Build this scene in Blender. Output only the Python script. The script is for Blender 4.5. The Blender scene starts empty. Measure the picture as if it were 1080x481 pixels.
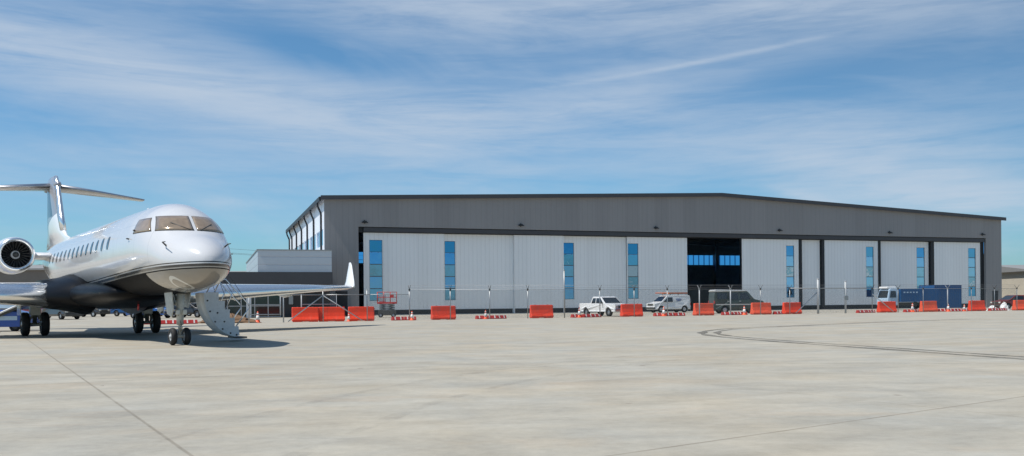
import bpy, bmesh, math, random
from mathutils import Vector, Matrix
R=math.radians; PI=math.pi
random.seed(7)
scn=bpy.context.scene
col=scn.collection

# ------------------------------------------------------------------ node helpers
def new_mat(name):
    m=bpy.data.materials.new(name); m.use_nodes=True
    nt=m.node_tree; nt.nodes.clear()
    return m,nt
class NT:
    def __init__(s,nt): s.nt=nt
    def n(s,typ,**kw):
        o=s.nt.nodes.new(typ)
        for k,v in kw.items(): setattr(o,k,v)
        return o
    def l(s,a,b): s.nt.links.new(a,b)
    def put(s,inp,v):
        if hasattr(v,'node') : s.l(v,inp)
        elif v is not None: inp.default_value=v
    def math(s,op,a,b=None,c=None,clamp=False):
        o=s.n('ShaderNodeMath',operation=op,use_clamp=clamp)
        for i,v in enumerate((a,b,c)):
            if v is not None: s.put(o.inputs[i],v)
        return o.outputs[0]
    def mixc(s,f,a,b,blend='MIX'):
        o=s.n('ShaderNodeMix',data_type='RGBA',blend_type=blend)
        s.put(o.inputs[0],f); s.put(o.inputs[6],a if hasattr(a,'node') else (*a,1) if len(a)==3 else a)
        s.put(o.inputs[7],b if hasattr(b,'node') else (*b,1) if len(b)==3 else b)
        return o.outputs[2]
    def noise(s,vec,scale,detail=4,rough=.55,dist=0):
        o=s.n('ShaderNodeTexNoise'); o.inputs['Scale'].default_value=scale
        o.inputs['Detail'].default_value=detail; o.inputs['Roughness'].default_value=rough
        o.inputs['Distortion'].default_value=dist
        if vec is not None: s.l(vec,o.inputs['Vector'])
        return o.outputs['Fac']
    def ramp(s,v,lo,hi,a=0.,b=1.,smooth=False):
        o=s.n('ShaderNodeMapRange',clamp=True)
        if smooth:o.interpolation_type='SMOOTHSTEP'
        s.put(o.inputs[0],v)
        for i,x in zip((1,2,3,4),(lo,hi,a,b)): s.put(o.inputs[i],x)
        return o.outputs[0]
    def sep(s,v):
        o=s.n('ShaderNodeSeparateXYZ'); s.l(v,o.inputs[0]); return o.outputs
    def comb(s,x,y,z=0.):
        o=s.n('ShaderNodeCombineXYZ')
        for i,v in enumerate((x,y,z)): s.put(o.inputs[i],v)
        return o.outputs[0]
    def obj(s): return s.n('ShaderNodeTexCoord').outputs['Object']
    def scalev(s,v,sc,rot=(0,0,0)):
        o=s.n('ShaderNodeMapping'); s.l(v,o.inputs[0]); o.inputs['Scale'].default_value=sc; o.inputs['Rotation'].default_value=rot
        return o.outputs[0]
    def bump(s,h,strength=.3,dist=.02):
        o=s.n('ShaderNodeBump'); o.inputs['Strength'].default_value=strength; o.inputs['Distance'].default_value=dist
        s.l(h,o.inputs['Height']); return o.outputs[0]
    def bsdf(s,color,rough=.5,metal=0.,coat=0.,normal=None,spec=None,**kw):
        b=s.n('ShaderNodeBsdfPrincipled')
        s.put(b.inputs['Base Color'],color if hasattr(color,'node') else (*color,1))
        s.put(b.inputs['Roughness'],rough); s.put(b.inputs['Metallic'],metal)
        b.inputs['Coat Weight'].default_value=coat; b.inputs['Coat Roughness'].default_value=.04
        if spec is not None: b.inputs['Specular IOR Level'].default_value=spec
        if normal is not None: s.l(normal,b.inputs['Normal'])
        return b.outputs[0]
    def out(s,sh):
        o=s.n('ShaderNodeOutputMaterial'); s.l(sh,o.inputs[0])
MATS={}
def simple(name,color,rough=.5,metal=0.,coat=0.,var=.12,scale=2.,dirt=0.,bump=0.,bscale=30,spec=None):
    m,nt=new_mat(name); N=NT(nt); v=N.obj()
    f=N.noise(v,scale,5,.6)
    f2=N.noise(v,scale*6,3,.6)
    d=N.math('ADD',N.math('MULTIPLY',f,.65),N.math('MULTIPLY',f2,.35))
    lo=tuple(c*(1-var) for c in color); hi=tuple(min(1,c*(1+var)) for c in color)
    c=N.mixc(N.ramp(d,.3,.7),lo,hi)
    if dirt:
        c=N.mixc(N.math('MULTIPLY',N.ramp(N.noise(v,scale*1.7,6,.7),.5,.72),dirt),c,(.16,.13,.10))
    r=N.math('ADD',N.math('MULTIPLY',N.math('SUBTRACT',f2,.5),.15),rough,clamp=True)
    nm=N.bump(N.noise(v,bscale,4),bump,.01) if bump else None
    N.out(N.bsdf(c,r,metal,coat,nm,spec)); MATS[name]=m; return m
M=MATS
simple('white_paint',(.74,.74,.74),.22,0,.4,.03,1)
simple('vehicle_white',(.78,.78,.77),.25,0,.5,.05,2,.12)
simple('bare_metal',(.90,.89,.87),.20,.9,0,.05,3)
simple('dull_metal',(.5,.5,.51),.38,1,0,.12,4)
simple('gear_grey',(.5,.51,.47),.4,0,0,.2,6,.25)
simple('gear_dark',(.06,.06,.055),.5,0,0,.3,8)
simple('rubber',(.014,.014,.015),.75,0,0,.3,9)
simple('black_paint',(.006,.006,.007),.34,0,0,.2,1,spec=.10)
simple('nacelle_inner',(.07,.07,.075),.4,.3,0,.2,4)
simple('fan_blade',(.30,.29,.28),.35,.6,0,.2,4)
simple('dark_glass',(.02,.025,.03),.05,.12,.4,.1,2)
simple('cockpit_glass',(.38,.28,.19),.12,.35,.3,.3,1.2)
simple('stair_grey',(.66,.69,.70),.4,0,.1,.1,5,.15)
simple('barrier_plastic',(.92,.060,.018),.42,0,0,.18,1.3,.30,.15,12)
simple('barrier_faded',(.94,.11,.045),.5,0,0,.16,1.6,.32,.15,12)
simple('cone_plastic',(.82,.10,.03),.5,0,0,.1,4,.15)
simple('reflective_white',(.75,.75,.72),.5,0,0,.08,6,.2)
simple('galvanised',(.34,.35,.35),.42,.55,0,.12,5)
simple('post_white',(.43,.44,.44),.45,0,0,.1,5)
simple('blue_paint',(.012,.085,.30),.3,0,.3,.15,1.5,.12)
simple('navy_paint',(.006,.06,.18),.45,0,0,.2,1.2,.15,.2,6)
simple('bright_blue_paint',(.012,.07,.34),.3,0,.3,.15,1.5,.1)
simple('pale_blue_paint',(.42,.55,.68),.35,0,.2,.1,2,.1)
simple('dark_green_paint',(.034,.052,.046),.3,0,.3,.2,2,.2)
simple('silver_paint',(.58,.58,.56),.35,.3,.2,.1,2,.15)
simple('dark_red_paint',(.16,.018,.015),.35,0,.3,.15,2,.1)
simple('charcoal_paint',(.035,.037,.04),.3,0,.4,.15,2,.1)
simple('red_paint',(.48,.035,.03),.4,0,.1,.15,3,.2)
simple('fascia_dark',(.055,.056,.062),.5,0,0,.1,.6)
simple('tan_wall',(.52,.47,.38),.8,0,0,.08,.3,.1)
simple('taupe_wall',(.20,.17,.145),.8,0,0,.12,.3,.1)
simple('roof_grey',(.24,.24,.235),.7,0,0,.1,.4)
simple('dark_wall',(.05,.043,.04),.7,0,0,.15,.6)
simple('soil',(.17,.10,.055),.95,0,0,.35,2,0,.8,6)
simple('wood_pole',(.10,.07,.05),.85,0,0,.2,5)
simple('ladder_orange',(.50,.13,.04),.5,0,0,.2,3)
simple('chock_yellow',(.45,.30,.05),.6,0,0,.15,3)
simple('interior_dark',(.5,.52,.52),.7,0,0,.2,.5)
simple('frame_dark',(.016,.018,.022),.5,0,0,.2,1)
simple('frame_white',(.68,.69,.70),.4,0,0,.05,1)
simple('lamp_lens',(.6,.6,.55),.2,0,0,.05,1)
simple('leaf',(.045,.075,.022),.8,0,0,.4,3)
simple('bark',(.09,.06,.04),.9,0,0,.3,3)

def siding(name,color,pitch,axis='X',rough=.5,metal=0.,depth=.025,var=.06,groove=.78,duty=.12):
    """profiled metal cladding: raised ribs at a regular pitch along an object axis"""
    m,nt=new_mat(name); N=NT(nt); v=N.obj(); s=N.sep(v)
    a=s[0] if axis=='X' else s[1] if axis=='Y' else s[2]
    t=N.math('FRACT',N.math('DIVIDE',a,pitch))
    d=N.math('ABSOLUTE',N.math('SUBTRACT',t,.5))
    rib=N.ramp(d,duty*.5,duty,0,1,True)
    pid=N.math('FLOOR',N.math('DIVIDE',a,pitch*3.))
    wn=N.n('ShaderNodeTexWhiteNoise',noise_dimensions='1D'); N.l(pid,wn.inputs['W'])
    big=N.noise(N.scalev(v,(.5,.5,.12)),1.2,5,.6)
    streak=N.noise(N.scalev(v,(3.,3.,.12)),1.5,4,.6)
    k=N.math('ADD',N.math('ADD',1-var*1.5,N.math('MULTIPLY',wn.outputs[0],var)),N.math('ADD',N.math('MULTIPLY',big,var),N.math('MULTIPLY',streak,var)))
    k=N.math('MULTIPLY',k,N.ramp(rib,0,1,groove,1.))
    c=N.n('ShaderNodeVectorMath',operation='SCALE'); c.inputs[0].default_value=color; N.l(k,c.inputs[3])
    nm=N.bump(rib,.6,depth)
    N.out(N.bsdf(c.outputs[0],rough,metal,0,nm)); M[name]=m; return m
siding('cladding_grey',(.275,.265,.262),.61,'X',.5,0,.012,.11,.955)
siding('cladding_light',(.66,.68,.71),.61,'X',.45,.1,.03,.05)
siding('cladding_side',(.74,.77,.82),.9,'Y',.45,0,.03,.05)
siding('cladding_far',(.30,.27,.24),.9,'X',.6,0,.03,.08)
siding('door_skin',(.86,.87,.865),.46,'X',.45,0.,.02,.05,.93,.12)
siding('metal_box',(.56,.59,.63),.75,'Z',.35,.35,.03,.05,.92,.08)
siding('container_ribs',(.006,.085,.24),.28,'X',.5,0,.06,.1)
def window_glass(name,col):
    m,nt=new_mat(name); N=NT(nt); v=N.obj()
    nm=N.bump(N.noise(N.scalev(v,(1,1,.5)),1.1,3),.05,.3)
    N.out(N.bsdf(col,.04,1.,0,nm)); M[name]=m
window_glass('blue_mirror_glass',(.18,.45,.70)); window_glass('deep_sky_tint_glass',(.07,.30,.52)); window_glass('hazy_sky_tint_glass',(.28,.45,.62))  # deep and hazy variants hold a painted sky reflection in their tint
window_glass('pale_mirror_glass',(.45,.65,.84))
def green_glass():
    m,nt=new_mat('green_glass'); N=NT(nt)
    N.out(N.bsdf((.012,.035,.032),.08,0,.5)); M['green_glass']=m
green_glass()
def skylight():
    m,nt=new_mat('skylight_panel'); N=NT(nt); s=N.sep(N.obj())
    t=N.math('FRACT',N.math('DIVIDE',N.math('ADD',s[0],s[1]),1.0))
    rib=N.ramp(N.math('ABSOLUTE',N.math('SUBTRACT',t,.5)),.06,.10,0,1)
    c=N.mixc(rib,(.12,.26,.45),(.34,.66,.95))
    tr=N.n('ShaderNodeBsdfTransparent'); N.l(c,tr.inputs[0])
    N.out(tr.outputs[0]); M['skylight_panel']=m
skylight()
def chainlink():
    m,nt=new_mat('chain_link'); N=NT(nt); s=N.sep(N.obj())
    p=.075
    def w(q):
        t=N.math('FRACT',N.math('DIVIDE',q,p))
        return N.math('LESS_THAN',t,.085)
    a=N.math('MAXIMUM',w(N.math('ADD',s[0],s[2])),w(N.math('SUBTRACT',s[0],s[2])))
    b=N.bsdf((.17,.19,.19),.5,.4)
    tr=N.n('ShaderNodeBsdfTransparent').outputs[0]
    mx=N.n('ShaderNodeMixShader'); N.l(a,mx.inputs[0]); N.l(tr,mx.inputs[1]); N.l(b,mx.inputs[2])
    N.out(mx.outputs[0]); M['chain_link']=m
chainlink()
def concrete():
    m,nt=new_mat('concrete'); N=NT(nt)
    v=N.obj(); rv=N.scalev(v,(1,1,1),(0,0,-R(32)))
    s=N.sep(rv)
    base=N.noise(v,.18,6,.62)
    mid=N.noise(v,1.1,6,.65,.4)
    fine=N.noise(v,9,5,.7)
    grit=N.noise(v,70,3,.7)
    streak=N.noise(N.scalev(rv,(.12,1.5,1)),1.,5,.6,.6)
    streak2=N.noise(N.scalev(v,(.28,.75,1),(0,0,R(12))),1.3,6,.65,1.)
    # per slab tone
    P=7.62
    def cell(a,off): return N.math('DIVIDE',N.math('SUBTRACT',a,off),P)
    g1,g2=R(30.5),R(35.9)
    sx=N.sep(v)
    q1=N.math('ADD',N.math('MULTIPLY',sx[0],math.cos(g1)),N.math('MULTIPLY',sx[1],math.sin(g1)))
    q2=N.math('ADD',N.math('MULTIPLY',sx[0],-math.sin(g2)),N.math('MULTIPLY',sx[1],math.cos(g2)))
    ca,cb=cell(q1,1.44),cell(q2,5.26)
    wn=N.n('ShaderNodeTexWhiteNoise',noise_dimensions='2D')
    N.l(N.comb(N.math('FLOOR',ca),N.math('FLOOR',cb)),wn.inputs['Vector'])
    k=N.math('ADD',.80,N.math('MULTIPLY',base,.14))
    for q,a in ((mid,.22),(fine,.16),(streak,.16),(streak2,.24),(grit,.12)):
        k=N.math('ADD',k,N.math('MULTIPLY',N.math('SUBTRACT',q,.5),a*2))
    k=N.math('ADD',k,N.math('MULTIPLY',wn.outputs[0],.05))
    hue=N.ramp(N.noise(v,.35,4,.6),.35,.65)
    c=N.mixc(hue,(.410,.365,.285),(.385,.367,.315))
    # rusty / sandy blotches
    rust=N.math('MULTIPLY',N.ramp(N.noise(N.scalev(v,(.5,1.2,1)),.5,6,.68,.5),.54,.72),.42)
    c=N.mixc(rust,c,(.44,.33,.22))
    # oily grey streaks
    dk=N.math('MULTIPLY',N.ramp(N.noise(N.scalev(v,(.35,1.3,1),(0,0,R(-8))),.8,6,.7,.9),.57,.76),.34)
    c=N.mixc(dk,c,(.20,.19,.18))
    cs=N.n('ShaderNodeVectorMath',operation='SCALE'); N.l(c,cs.inputs[0]); N.l(k,cs.inputs[3]); c=cs.outputs[0]
    # joints
    wob=N.math('MULTIPLY',N.math('SUBTRACT',N.noise(v,6,3),.5),.0016)
    def joint(cc,w):
        t=N.math('ABSOLUTE',N.math('SUBTRACT',N.math('FRACT',N.math('ADD',N.math('ADD',cc,.5),wob)),.5))
        return N.ramp(t,w*.5/P,w*1.3/P,1,0)
    def only(cc,lo,hi):   # the main sealed joint between two paving lanes
        return N.math('MULTIPLY',N.math('GREATER_THAN',cc,lo),N.math('LESS_THAN',cc,hi))
    ja=joint(ca,.018); jb=joint(cb,.020)
    main=N.math('MAXIMUM',N.math('MULTIPLY',ja,only(ca,-.5,.5)),N.math('MULTIPLY',jb,only(cb,-.5,.5)))
    patchy=N.ramp(N.noise(v,.8,4,.7),.35,.65,.15,.6)
    minor=N.math('MULTIPLY',N.math('MAXIMUM',ja,jb),N.math('MULTIPLY',patchy,.55))
    main=N.math('MULTIPLY',main,N.ramp(N.noise(v,1.5,4,.7),.3,.7,.30,.72))
    j=N.math('MAXIMUM',main,minor)
    c=N.mixc(j,c,(.16,.135,.10))
    # dark crumbs / spots
    vo=N.n('ShaderNodeTexVoronoi'); vo.inputs['Scale'].default_value=.55; N.l(v,vo.inputs['Vector'])
    spot=N.math('MULTIPLY',N.ramp(vo.outputs['Distance'],.02,.045,1,0),N.math('GREATER_THAN',N.noise(v,.31,2),.50))
    c=N.mixc(N.math('MULTIPLY',spot,.6),c,(.12,.09,.07))
    h=N.math('ADD',N.math('MULTIPLY',fine,.5),N.math('SUBTRACT',N.math('MULTIPLY',grit,.3),j))
    N.out(N.bsdf(c,N.ramp(mid,.3,.7,.72,.88),0,0,N.bump(h,.35,.006),spec=.3)); M['concrete']=m
concrete()
def tyremat():
    m,nt=new_mat('tyre_rubber_mark'); N=NT(nt); v=N.obj()
    a=N.ramp(N.noise(v,2.2,6,.75,.5),.32,.66,.10,.62)
    b=N.bsdf((.055,.05,.045),.8)
    tr=N.n('ShaderNodeBsdfTransparent').outputs[0]
    mx=N.n('ShaderNodeMixShader'); N.l(a,mx.inputs[0]); N.l(tr,mx.inputs[1]); N.l(b,mx.inputs[2])
    N.out(mx.outputs[0]); M['tyre_rubber_mark']=m
tyremat()
def fuselage_paint():
    m,nt=new_mat('jet_paint'); N=NT(nt); v=N.obj(); s=N.sep(v)
    x,y,z=s[0],s[1],s[2]
    zb=N.math('SUBTRACT',2.24,N.math('MULTIPLY',N.math('ADD',x,3.3),.026))
    d=N.math('SUBTRACT',z,zb)              # height above the paint line
    def band(lo,hi): return N.math('MULTIPLY',N.math('GREATER_THAN',d,lo),N.math('LESS_THAN',d,hi))
    white=(.62,.62,.625); silver=(.36,.34,.31); black=(.010,.010,.011)
    c=N.mixc(N.math('LESS_THAN',d,0),white,black)
    c=N.mixc(band(0,.035),c,silver)
    c=N.mixc(band(.035,.105),c,black)
    c=N.mixc(band(.14,.172),c,black)
    # radome underside in pale taupe
    rad=N.math('MULTIPLY',N.math('LESS_THAN',d,-.03),N.math('LESS_THAN',N.math('ADD',x,N.math('MULTIPLY',N.math('MULTIPLY',d,d),1.6)),-.45))
    c=N.mixc(rad,c,(.30,.26,.21))
    # outline curls on the radome
    q=N.math('ADD',N.math('MULTIPLY',N.math('ADD',x,2.0),N.math('ADD',x,2.0)),N.math('MULTIPLY',N.math('SUBTRACT',N.math('ABSOLUTE',y),.45),N.math('SUBTRACT',N.math('ABSOLUTE',y),.45)))
    curl=N.math('MULTIPLY',rad,N.math('LESS_THAN',N.math('ABSOLUTE',N.math('SUBTRACT',q,.09)),.024))
    c=N.mixc(curl,c,(.72,.70,.64))
    # skin panel joints
    f=N.math('ABSOLUTE',N.math('SUBTRACT',N.math('FRACT',N.math('DIVIDE',N.math('ADD',x,20.9),2.2)),.5))
    jt=N.math('MULTIPLY',N.math('LESS_THAN',f,.004),N.math('GREATER_THAN',x,-2.0))
    for zz in (3.62,2.62):
        jt=N.math('MAXIMUM',jt,N.math('MULTIPLY',N.math('LESS_THAN',N.math('ABSOLUTE',N.math('SUBTRACT',z,zz)),.006),N.math('GREATER_THAN',x,.2)))
    hx=N.math('ABSOLUTE',N.math('SUBTRACT',x,-1.15)); jt=N.math('MAXIMUM',jt,N.math('LESS_THAN',hx,.007))
    c=N.mixc(N.math('MULTIPLY',jt,.42),c,(.25,.25,.25))
    g=N.noise(v,1.3,5,.6); c2=N.mixc(N.ramp(g,.3,.7,0,.10),c,(.45,.44,.42))
    nm=N.bump(N.noise(v,.9,3),.06,.25)
    dark=N.math('MULTIPLY',N.math('LESS_THAN',d,0),N.math('SUBTRACT',1.,rad))
    mx=N.n('ShaderNodeMixShader'); N.l(dark,mx.inputs[0]); N.l(N.bsdf(c2,.16,0,.55,nm),mx.inputs[1]); N.l(N.bsdf((.007,.007,.008),.38,0,0,nm,spec=.02),mx.inputs[2])
    N.out(mx.outputs[0]); M['jet_paint']=m
fuselage_paint()
def fin_paint():
    m,nt=new_mat('fin_paint'); N=NT(nt); v=N.obj(); s=N.sep(v)
    x,z=s[0],s[2]
    # swept dark panel high on the fin with a silver field round it
    le=N.math('ADD',20.6,N.math('MULTIPLY',N.math('SUBTRACT',z,4.6),.75))
    u=N.math('SUBTRACT',x,le)
    hi=N.math('GREATER_THAN',z,N.math('SUBTRACT',5.9,N.math('MULTIPLY',u,.2)))
    c=N.mixc(hi,(.80,.80,.795),(.27,.28,.31))
    dk=N.math('MULTIPLY',N.math('MULTIPLY',N.math('GREATER_THAN',z,5.75),N.math('LESS_THAN',z,7.35)),N.math('MULTIPLY',N.math('GREATER_THAN',u,.95),N.math('LESS_THAN',u,4.6)))
    c=N.mixc(dk,c,(.02,.03,.045))
    N.out(N.bsdf(c,.22,0,.5)); M['fin_paint']=m
fin_paint()

# ------------------------------------------------------------------ mesh helpers
class MB:
    def __init__(s): s.v=[];s.f=[];s.sm=[]
    def add(s,vs,fs,smooth=False):
        b=len(s.v); s.v+=[tuple(v) for v in vs]; s.f+=[tuple(i+b for i in f) for f in fs]; s.sm+=[smooth]*len(fs); return s
    def box(s,x0,x1,y0,y1,z0,z1,mat=None):
        vs=[(x,y,z) for x in (x0,x1) for y in (y0,y1) for z in (z0,z1)]
        if mat is not None: vs=[mat@Vector(v) for v in vs]
        return s.add(vs,[(0,1,3,2),(4,6,7,5),(0,4,5,1),(2,3,7,6),(0,2,6,4),(1,5,7,3)])
    def tube(s,pts,r,n=8,cap=True,smooth=True):
        pts=[Vector(p) for p in pts]; rs=r if isinstance(r,(list,tuple)) else [r]*len(pts)
        up=Vector((0,0,1)); rings=[]
        for i,p in enumerate(pts):
            t=(pts[min(i+1,len(pts)-1)]-pts[max(i-1,0)]).normalized()
            a=t.cross(up) if abs(t.dot(up))<.95 else t.cross(Vector((0,1,0)))
            a.normalize(); b=t.cross(a)
            rings.append([p+a*math.cos(2*PI*k/n)*rs[i]+b*math.sin(2*PI*k/n)*rs[i] for k in range(n)])
        return s.rings(rings,cap,smooth)
    def rings(s,rings,cap=True,smooth=True,closed=True):
        n=len(rings[0]); vs=[p for r in rings for p in r]; fs=[]
        for i in range(len(rings)-1):
            for k in range(n if closed else n-1):
                a=i*n+k;b=i*n+(k+1)%n; fs.append((a,b,b+n,a+n))
        s.add(vs,fs,smooth)
        if cap:
            s.add(rings[0],[tuple(range(n))[::-1]]); s.add(rings[-1],[tuple(range(n))])
        return s
    def lathe(s,prof,axis='X',c=(0,0,0),n=24,smooth=True,close=False):
        rings=[]
        for a,r in prof:
            ring=[]
            for k in range(n):
                u,w=r*math.cos(2*PI*k/n),r*math.sin(2*PI*k/n)
                p={'X':(a,u,w),'Y':(u,a,w),'Z':(u,w,a)}[axis]
                ring.append((p[0]+c[0],p[1]+c[1],p[2]+c[2]))
            rings.append(ring)
        if close: rings.append(rings[0])
        return s.rings(rings,False,smooth)
    def extr(s,prof,hw,y0=0.,smooth=False):
        """side profile (x,z) spread to both sides by hw(x,z)"""
        n=len(prof)
        L=[(x,y0-hw(x,z),z) for x,z in prof]; Q=[(x,y0+hw(x,z),z) for x,z in prof]
        s.add(L,[tuple(range(n))]); s.add(Q,[tuple(range(n))[::-1]])
        fs=[(i,(i+1)%n,(i+1)%n+n,i+n) for i in range(n)]
        return s.add(L+Q,[f[::-1] for f in fs],smooth)
    def quad(s,a,b,c,d,th=0.012):
        a,b,c,d=[Vector(p) for p in (a,b,c,d)]
        nn=(b-a).cross(d-a).normalized()*th
        return s.add([a,b,c,d,a+nn,b+nn,c+nn,d+nn],[(3,2,1,0),(4,5,6,7),(0,1,5,4),(1,2,6,5),(2,3,7,6),(3,0,4,7)])
    def build(s,name,mat,parent=None,bevel=0.,seg=2,matrix=None):
        me=bpy.data.meshes.new(name); me.from_pydata(s.v,[],s.f); 
        for p,q in zip(me.polygons,s.sm): p.use_smooth=q
        bm=bmesh.new(); bm.from_mesh(me)
        bmesh.ops.remove_doubles(bm,verts=bm.verts,dist=1e-5)
        bmesh.ops.recalc_face_normals(bm,faces=bm.faces)
        bm.to_mesh(me); bm.free()
        me.materials.append(M[mat] if isinstance(mat,str) else mat)
        o=bpy.data.objects.new(name,me); col.objects.link(o)
        if parent: o.parent=parent
        if matrix is not None: o.matrix_local=matrix
        if bevel:
            b=o.modifiers.new('bevel','BEVEL'); b.width=bevel; b.segments=seg; b.limit_method='ANGLE'; b.angle_limit=R(35)
            b.harden_normals=False
        return o
def tag(o,label,cat=None,group=None,kind=None):
    if label:o['label']=label
    if cat:o['category']=cat
    if group:o['group']=group
    if kind:o['kind']=kind
    return o
def empty(name,loc,rz,label,cat,group=None):
    o=bpy.data.objects.new(name,None); o.empty_display_size=.3; col.objects.link(o); o.location=loc; o.rotation_euler=(0,0,rz)
    return tag(o,label,cat,group)
def copy_tree(o,parent=None):
    c=o.copy(); col.objects.link(c); c.parent=parent
    for ch in [x for x in bpy.data.objects if x.parent==o]: copy_tree(ch,c)
    return c

# ------------------------------------------------------------------ camera
H=1.204
cam=bpy.data.cameras.new('camera'); co=bpy.data.objects.new('camera',cam); col.objects.link(co)
co.location=(0,0,H)
co.rotation_euler=(Matrix.Rotation(R(90),4,'X')@Matrix.Rotation(-.0087,4,'Z')).to_euler()
cam.sensor_width=36; cam.lens=36*950/1080; cam.clip_end=20000; cam.clip_start=.1
cam.shift_y=(319.03-240.5)/1080
cam.shift_x=0
scn.camera=co

# ------------------------------------------------------------------ ground
g=MB()
g.add([(-4000,-4000,0),(4000,-4000,0),(4000,4000,0),(-4000,4000,0)],[(0,1,2,3)])
tag(g.build('ground','concrete'),None,kind='structure')
def smooth_path(pts,k=8):
    P=[Vector((*p,0)) for p in pts]; out=[]
    for i in range(len(P)-1):
        p0=P[max(i-1,0)];p1=P[i];p2=P[i+1];p3=P[min(i+2,len(P)-1)]
        for j in range(k):
            t=j/k
            out.append(.5*((2*p1)+(p2-p0)*t+(2*p0-5*p1+4*p2-p3)*t*t+(3*p1-p0-3*p2+p3)*t**3))
    out.append(P[-1]); return out
arc=smooth_path([(12.6,10.4),(11.3,14.0),(10.04,17.7),(9.0,21.5),(7.9,25.2),(7.05,29.0),(6.85,31.6),(7.15,33.9),(8.0,36.4),(9.6,38.9),(13.99,42.9),(19.7,47.9),(27,53)])
def ribbon(path,off,w,z,name):
    vs=[];fs=[]
    for i,p in enumerate(path):
        t=(path[min(i+1,len(path)-1)]-path[max(i-1,0)]).normalized(); n=Vector((-t.y,t.x,0))
        ww=w*(.75+.35*math.sin(i*.7)*math.sin(i*.13+1))
        a=p+n*(off-ww/2); b=p+n*(off+ww/2)
        vs+=[(a.x,a.y,z),(b.x,b.y,z)]
    for i in range(len(path)-1): fs.append((2*i,2*i+1,2*i+3,2*i+2))
    m=MB().add(vs,fs); return tag(m.build(name,'tyre_rubber_mark'),None,kind='structure')
ribbon(arc,0,.40,.004,'tyre_mark'); ribbon(arc,-.55,.32,.004,'tyre_mark')


old=smooth_path([(-1.9,6.3),(-1.45,8.6),(-.9,11),(.3,14),(2.3,17.2),(5.2,20.4)])
def faint(): 
    m,nt=new_mat('old_tyre_mark'); N=NT(nt); v=N.obj()
    a=N.ramp(N.noise(v,1.6,6,.75,.5),.42,.75,0,.16)
    mx=N.n('ShaderNodeMixShader'); N.l(a,mx.inputs[0]); N.l(N.n('ShaderNodeBsdfTransparent').outputs[0],mx.inputs[1]); N.l(N.bsdf((.14,.13,.12),.85),mx.inputs[2])
    N.out(mx.outputs[0]); M['old_tyre_mark']=m
faint()
for q,(pth,of) in enumerate(((old,0),(old,1.5))):
    o_=ribbon(pth,of,.22,.004,'tyre_mark'); o_.data.materials[0]=M['old_tyre_mark']
old2=smooth_path([(-9,13),(-4,15.5),(2,17),(9,16.5),(15,14.5)])
o_=ribbon(old2,0,.25,.008,'tyre_mark'); o_.data.materials[0]=M['old_tyre_mark']
# ------------------------------------------------------------------ HANGAR
hX,hY,ha=-15.0244,91.6617,.3225
W0,W1,DEP=-3.93,83.6,41.8
def eave(u):
    return 11.75+(13.35-11.75)*(u-W0)/(41.5-W0) if u<41.5 else 13.35+(11.45-13.35)*(u-41.5)/(W1-41.5)
hg=empty('aircraft_hangar',(hX,hY,0),ha,'huge dark grey metal aircraft hangar with pale sliding doors and a shallow gable','hangar')
D0,D1,DT=-.54,81.0,9.05
def prism_u(m,pts,v0,v1):
    n=len(pts); A=[(u,v0,z) for u,z in pts]; B=[(u,v1,z) for u,z in pts]
    m.add(A+B,[tuple(range(n))[::-1],tuple(range(n,2*n))]+[(i,(i+1)%n,(i+1)%n+n,i+n) for i in range(n)])
m=MB(); prism_u(m,[(W0,0),(D0,0),(D0,DT),(D0,eave(D0)),(W0,eave(W0))],0,.35)
prism_u(m,[(D0,DT),(D1,DT),(D1,eave(D1)),(41.5,13.35),(D0,eave(D0))],0,.35)
prism_u(m,[(D1,0),(82.0,0),(82.0,eave(82.0)),(D1,eave(D1))],0,.35)
prism_u(m,[(82.0,2.2),(83.05,2.2),(83.05,eave(83.05)),(82.0,eave(82.0))],0,.35)
prism_u(m,[(83.05,0),(W1,0),(W1,eave(W1)),(83.05,eave(83.05))],0,.35)
m.build('front_wall','cladding_grey',hg)
m=MB(); m.box(82.02,83.03,.12,.2,0,2.18); m.build('personnel_door','frame_dark',hg)
# side walls with a skylight band cut out
for (ua,ub,nm,mt) in ((W0,W0+.3,'left_wall','cladding_side'),(W1-.3,W1,'right_wall','cladding_grey')):
    m=MB(); e=min(eave(ua),eave(ub))
    m.box(ua,ub,.36,DEP,0,7.2); m.box(ua,ub,.36,DEP,8.85,e-.02)
    for k in range(7):
        v=.36+k*(DEP-.36-.9)/6; m.box(ua,ub,v,v+.9,7.2,8.85)
    m.build('side_wall',mt,hg)
    m=MB(); m.box(ua+.12,ua+.16,1.3,DEP-.9,7.2,8.85); m.build('side_window','pale_mirror_glass' if ua<0 else 'skylight_panel',hg)
# rear wall
m=MB(); m.box(W0+.3,W1-.3,DEP-.3,DEP,0,7.22)
prism_u(m,[(W0+.3,8.85),(W1-.3,8.85),(W1-.3,eave(W1)-.05),(41.5,13.3),(W0+.3,eave(W0)-.05)],DEP-.3,DEP)
for u in (W0+.3,10,24,38,52,65.6,79): m.box(u,u+.75,DEP-.3,DEP,7.22,8.85)
m.build('rear_wall','interior_dark',hg)
m=MB()
for u0,u1 in ((W0+1.1,10),(10.75,24),(24.75,38),(38.75,52),(52.75,65.6),(66.35,79),(79.75,W1-.35)): m.box(u0,u1,DEP-.17,DEP-.13,7.22,8.85)
m.build('rear_skylight','skylight_panel',hg)
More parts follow.
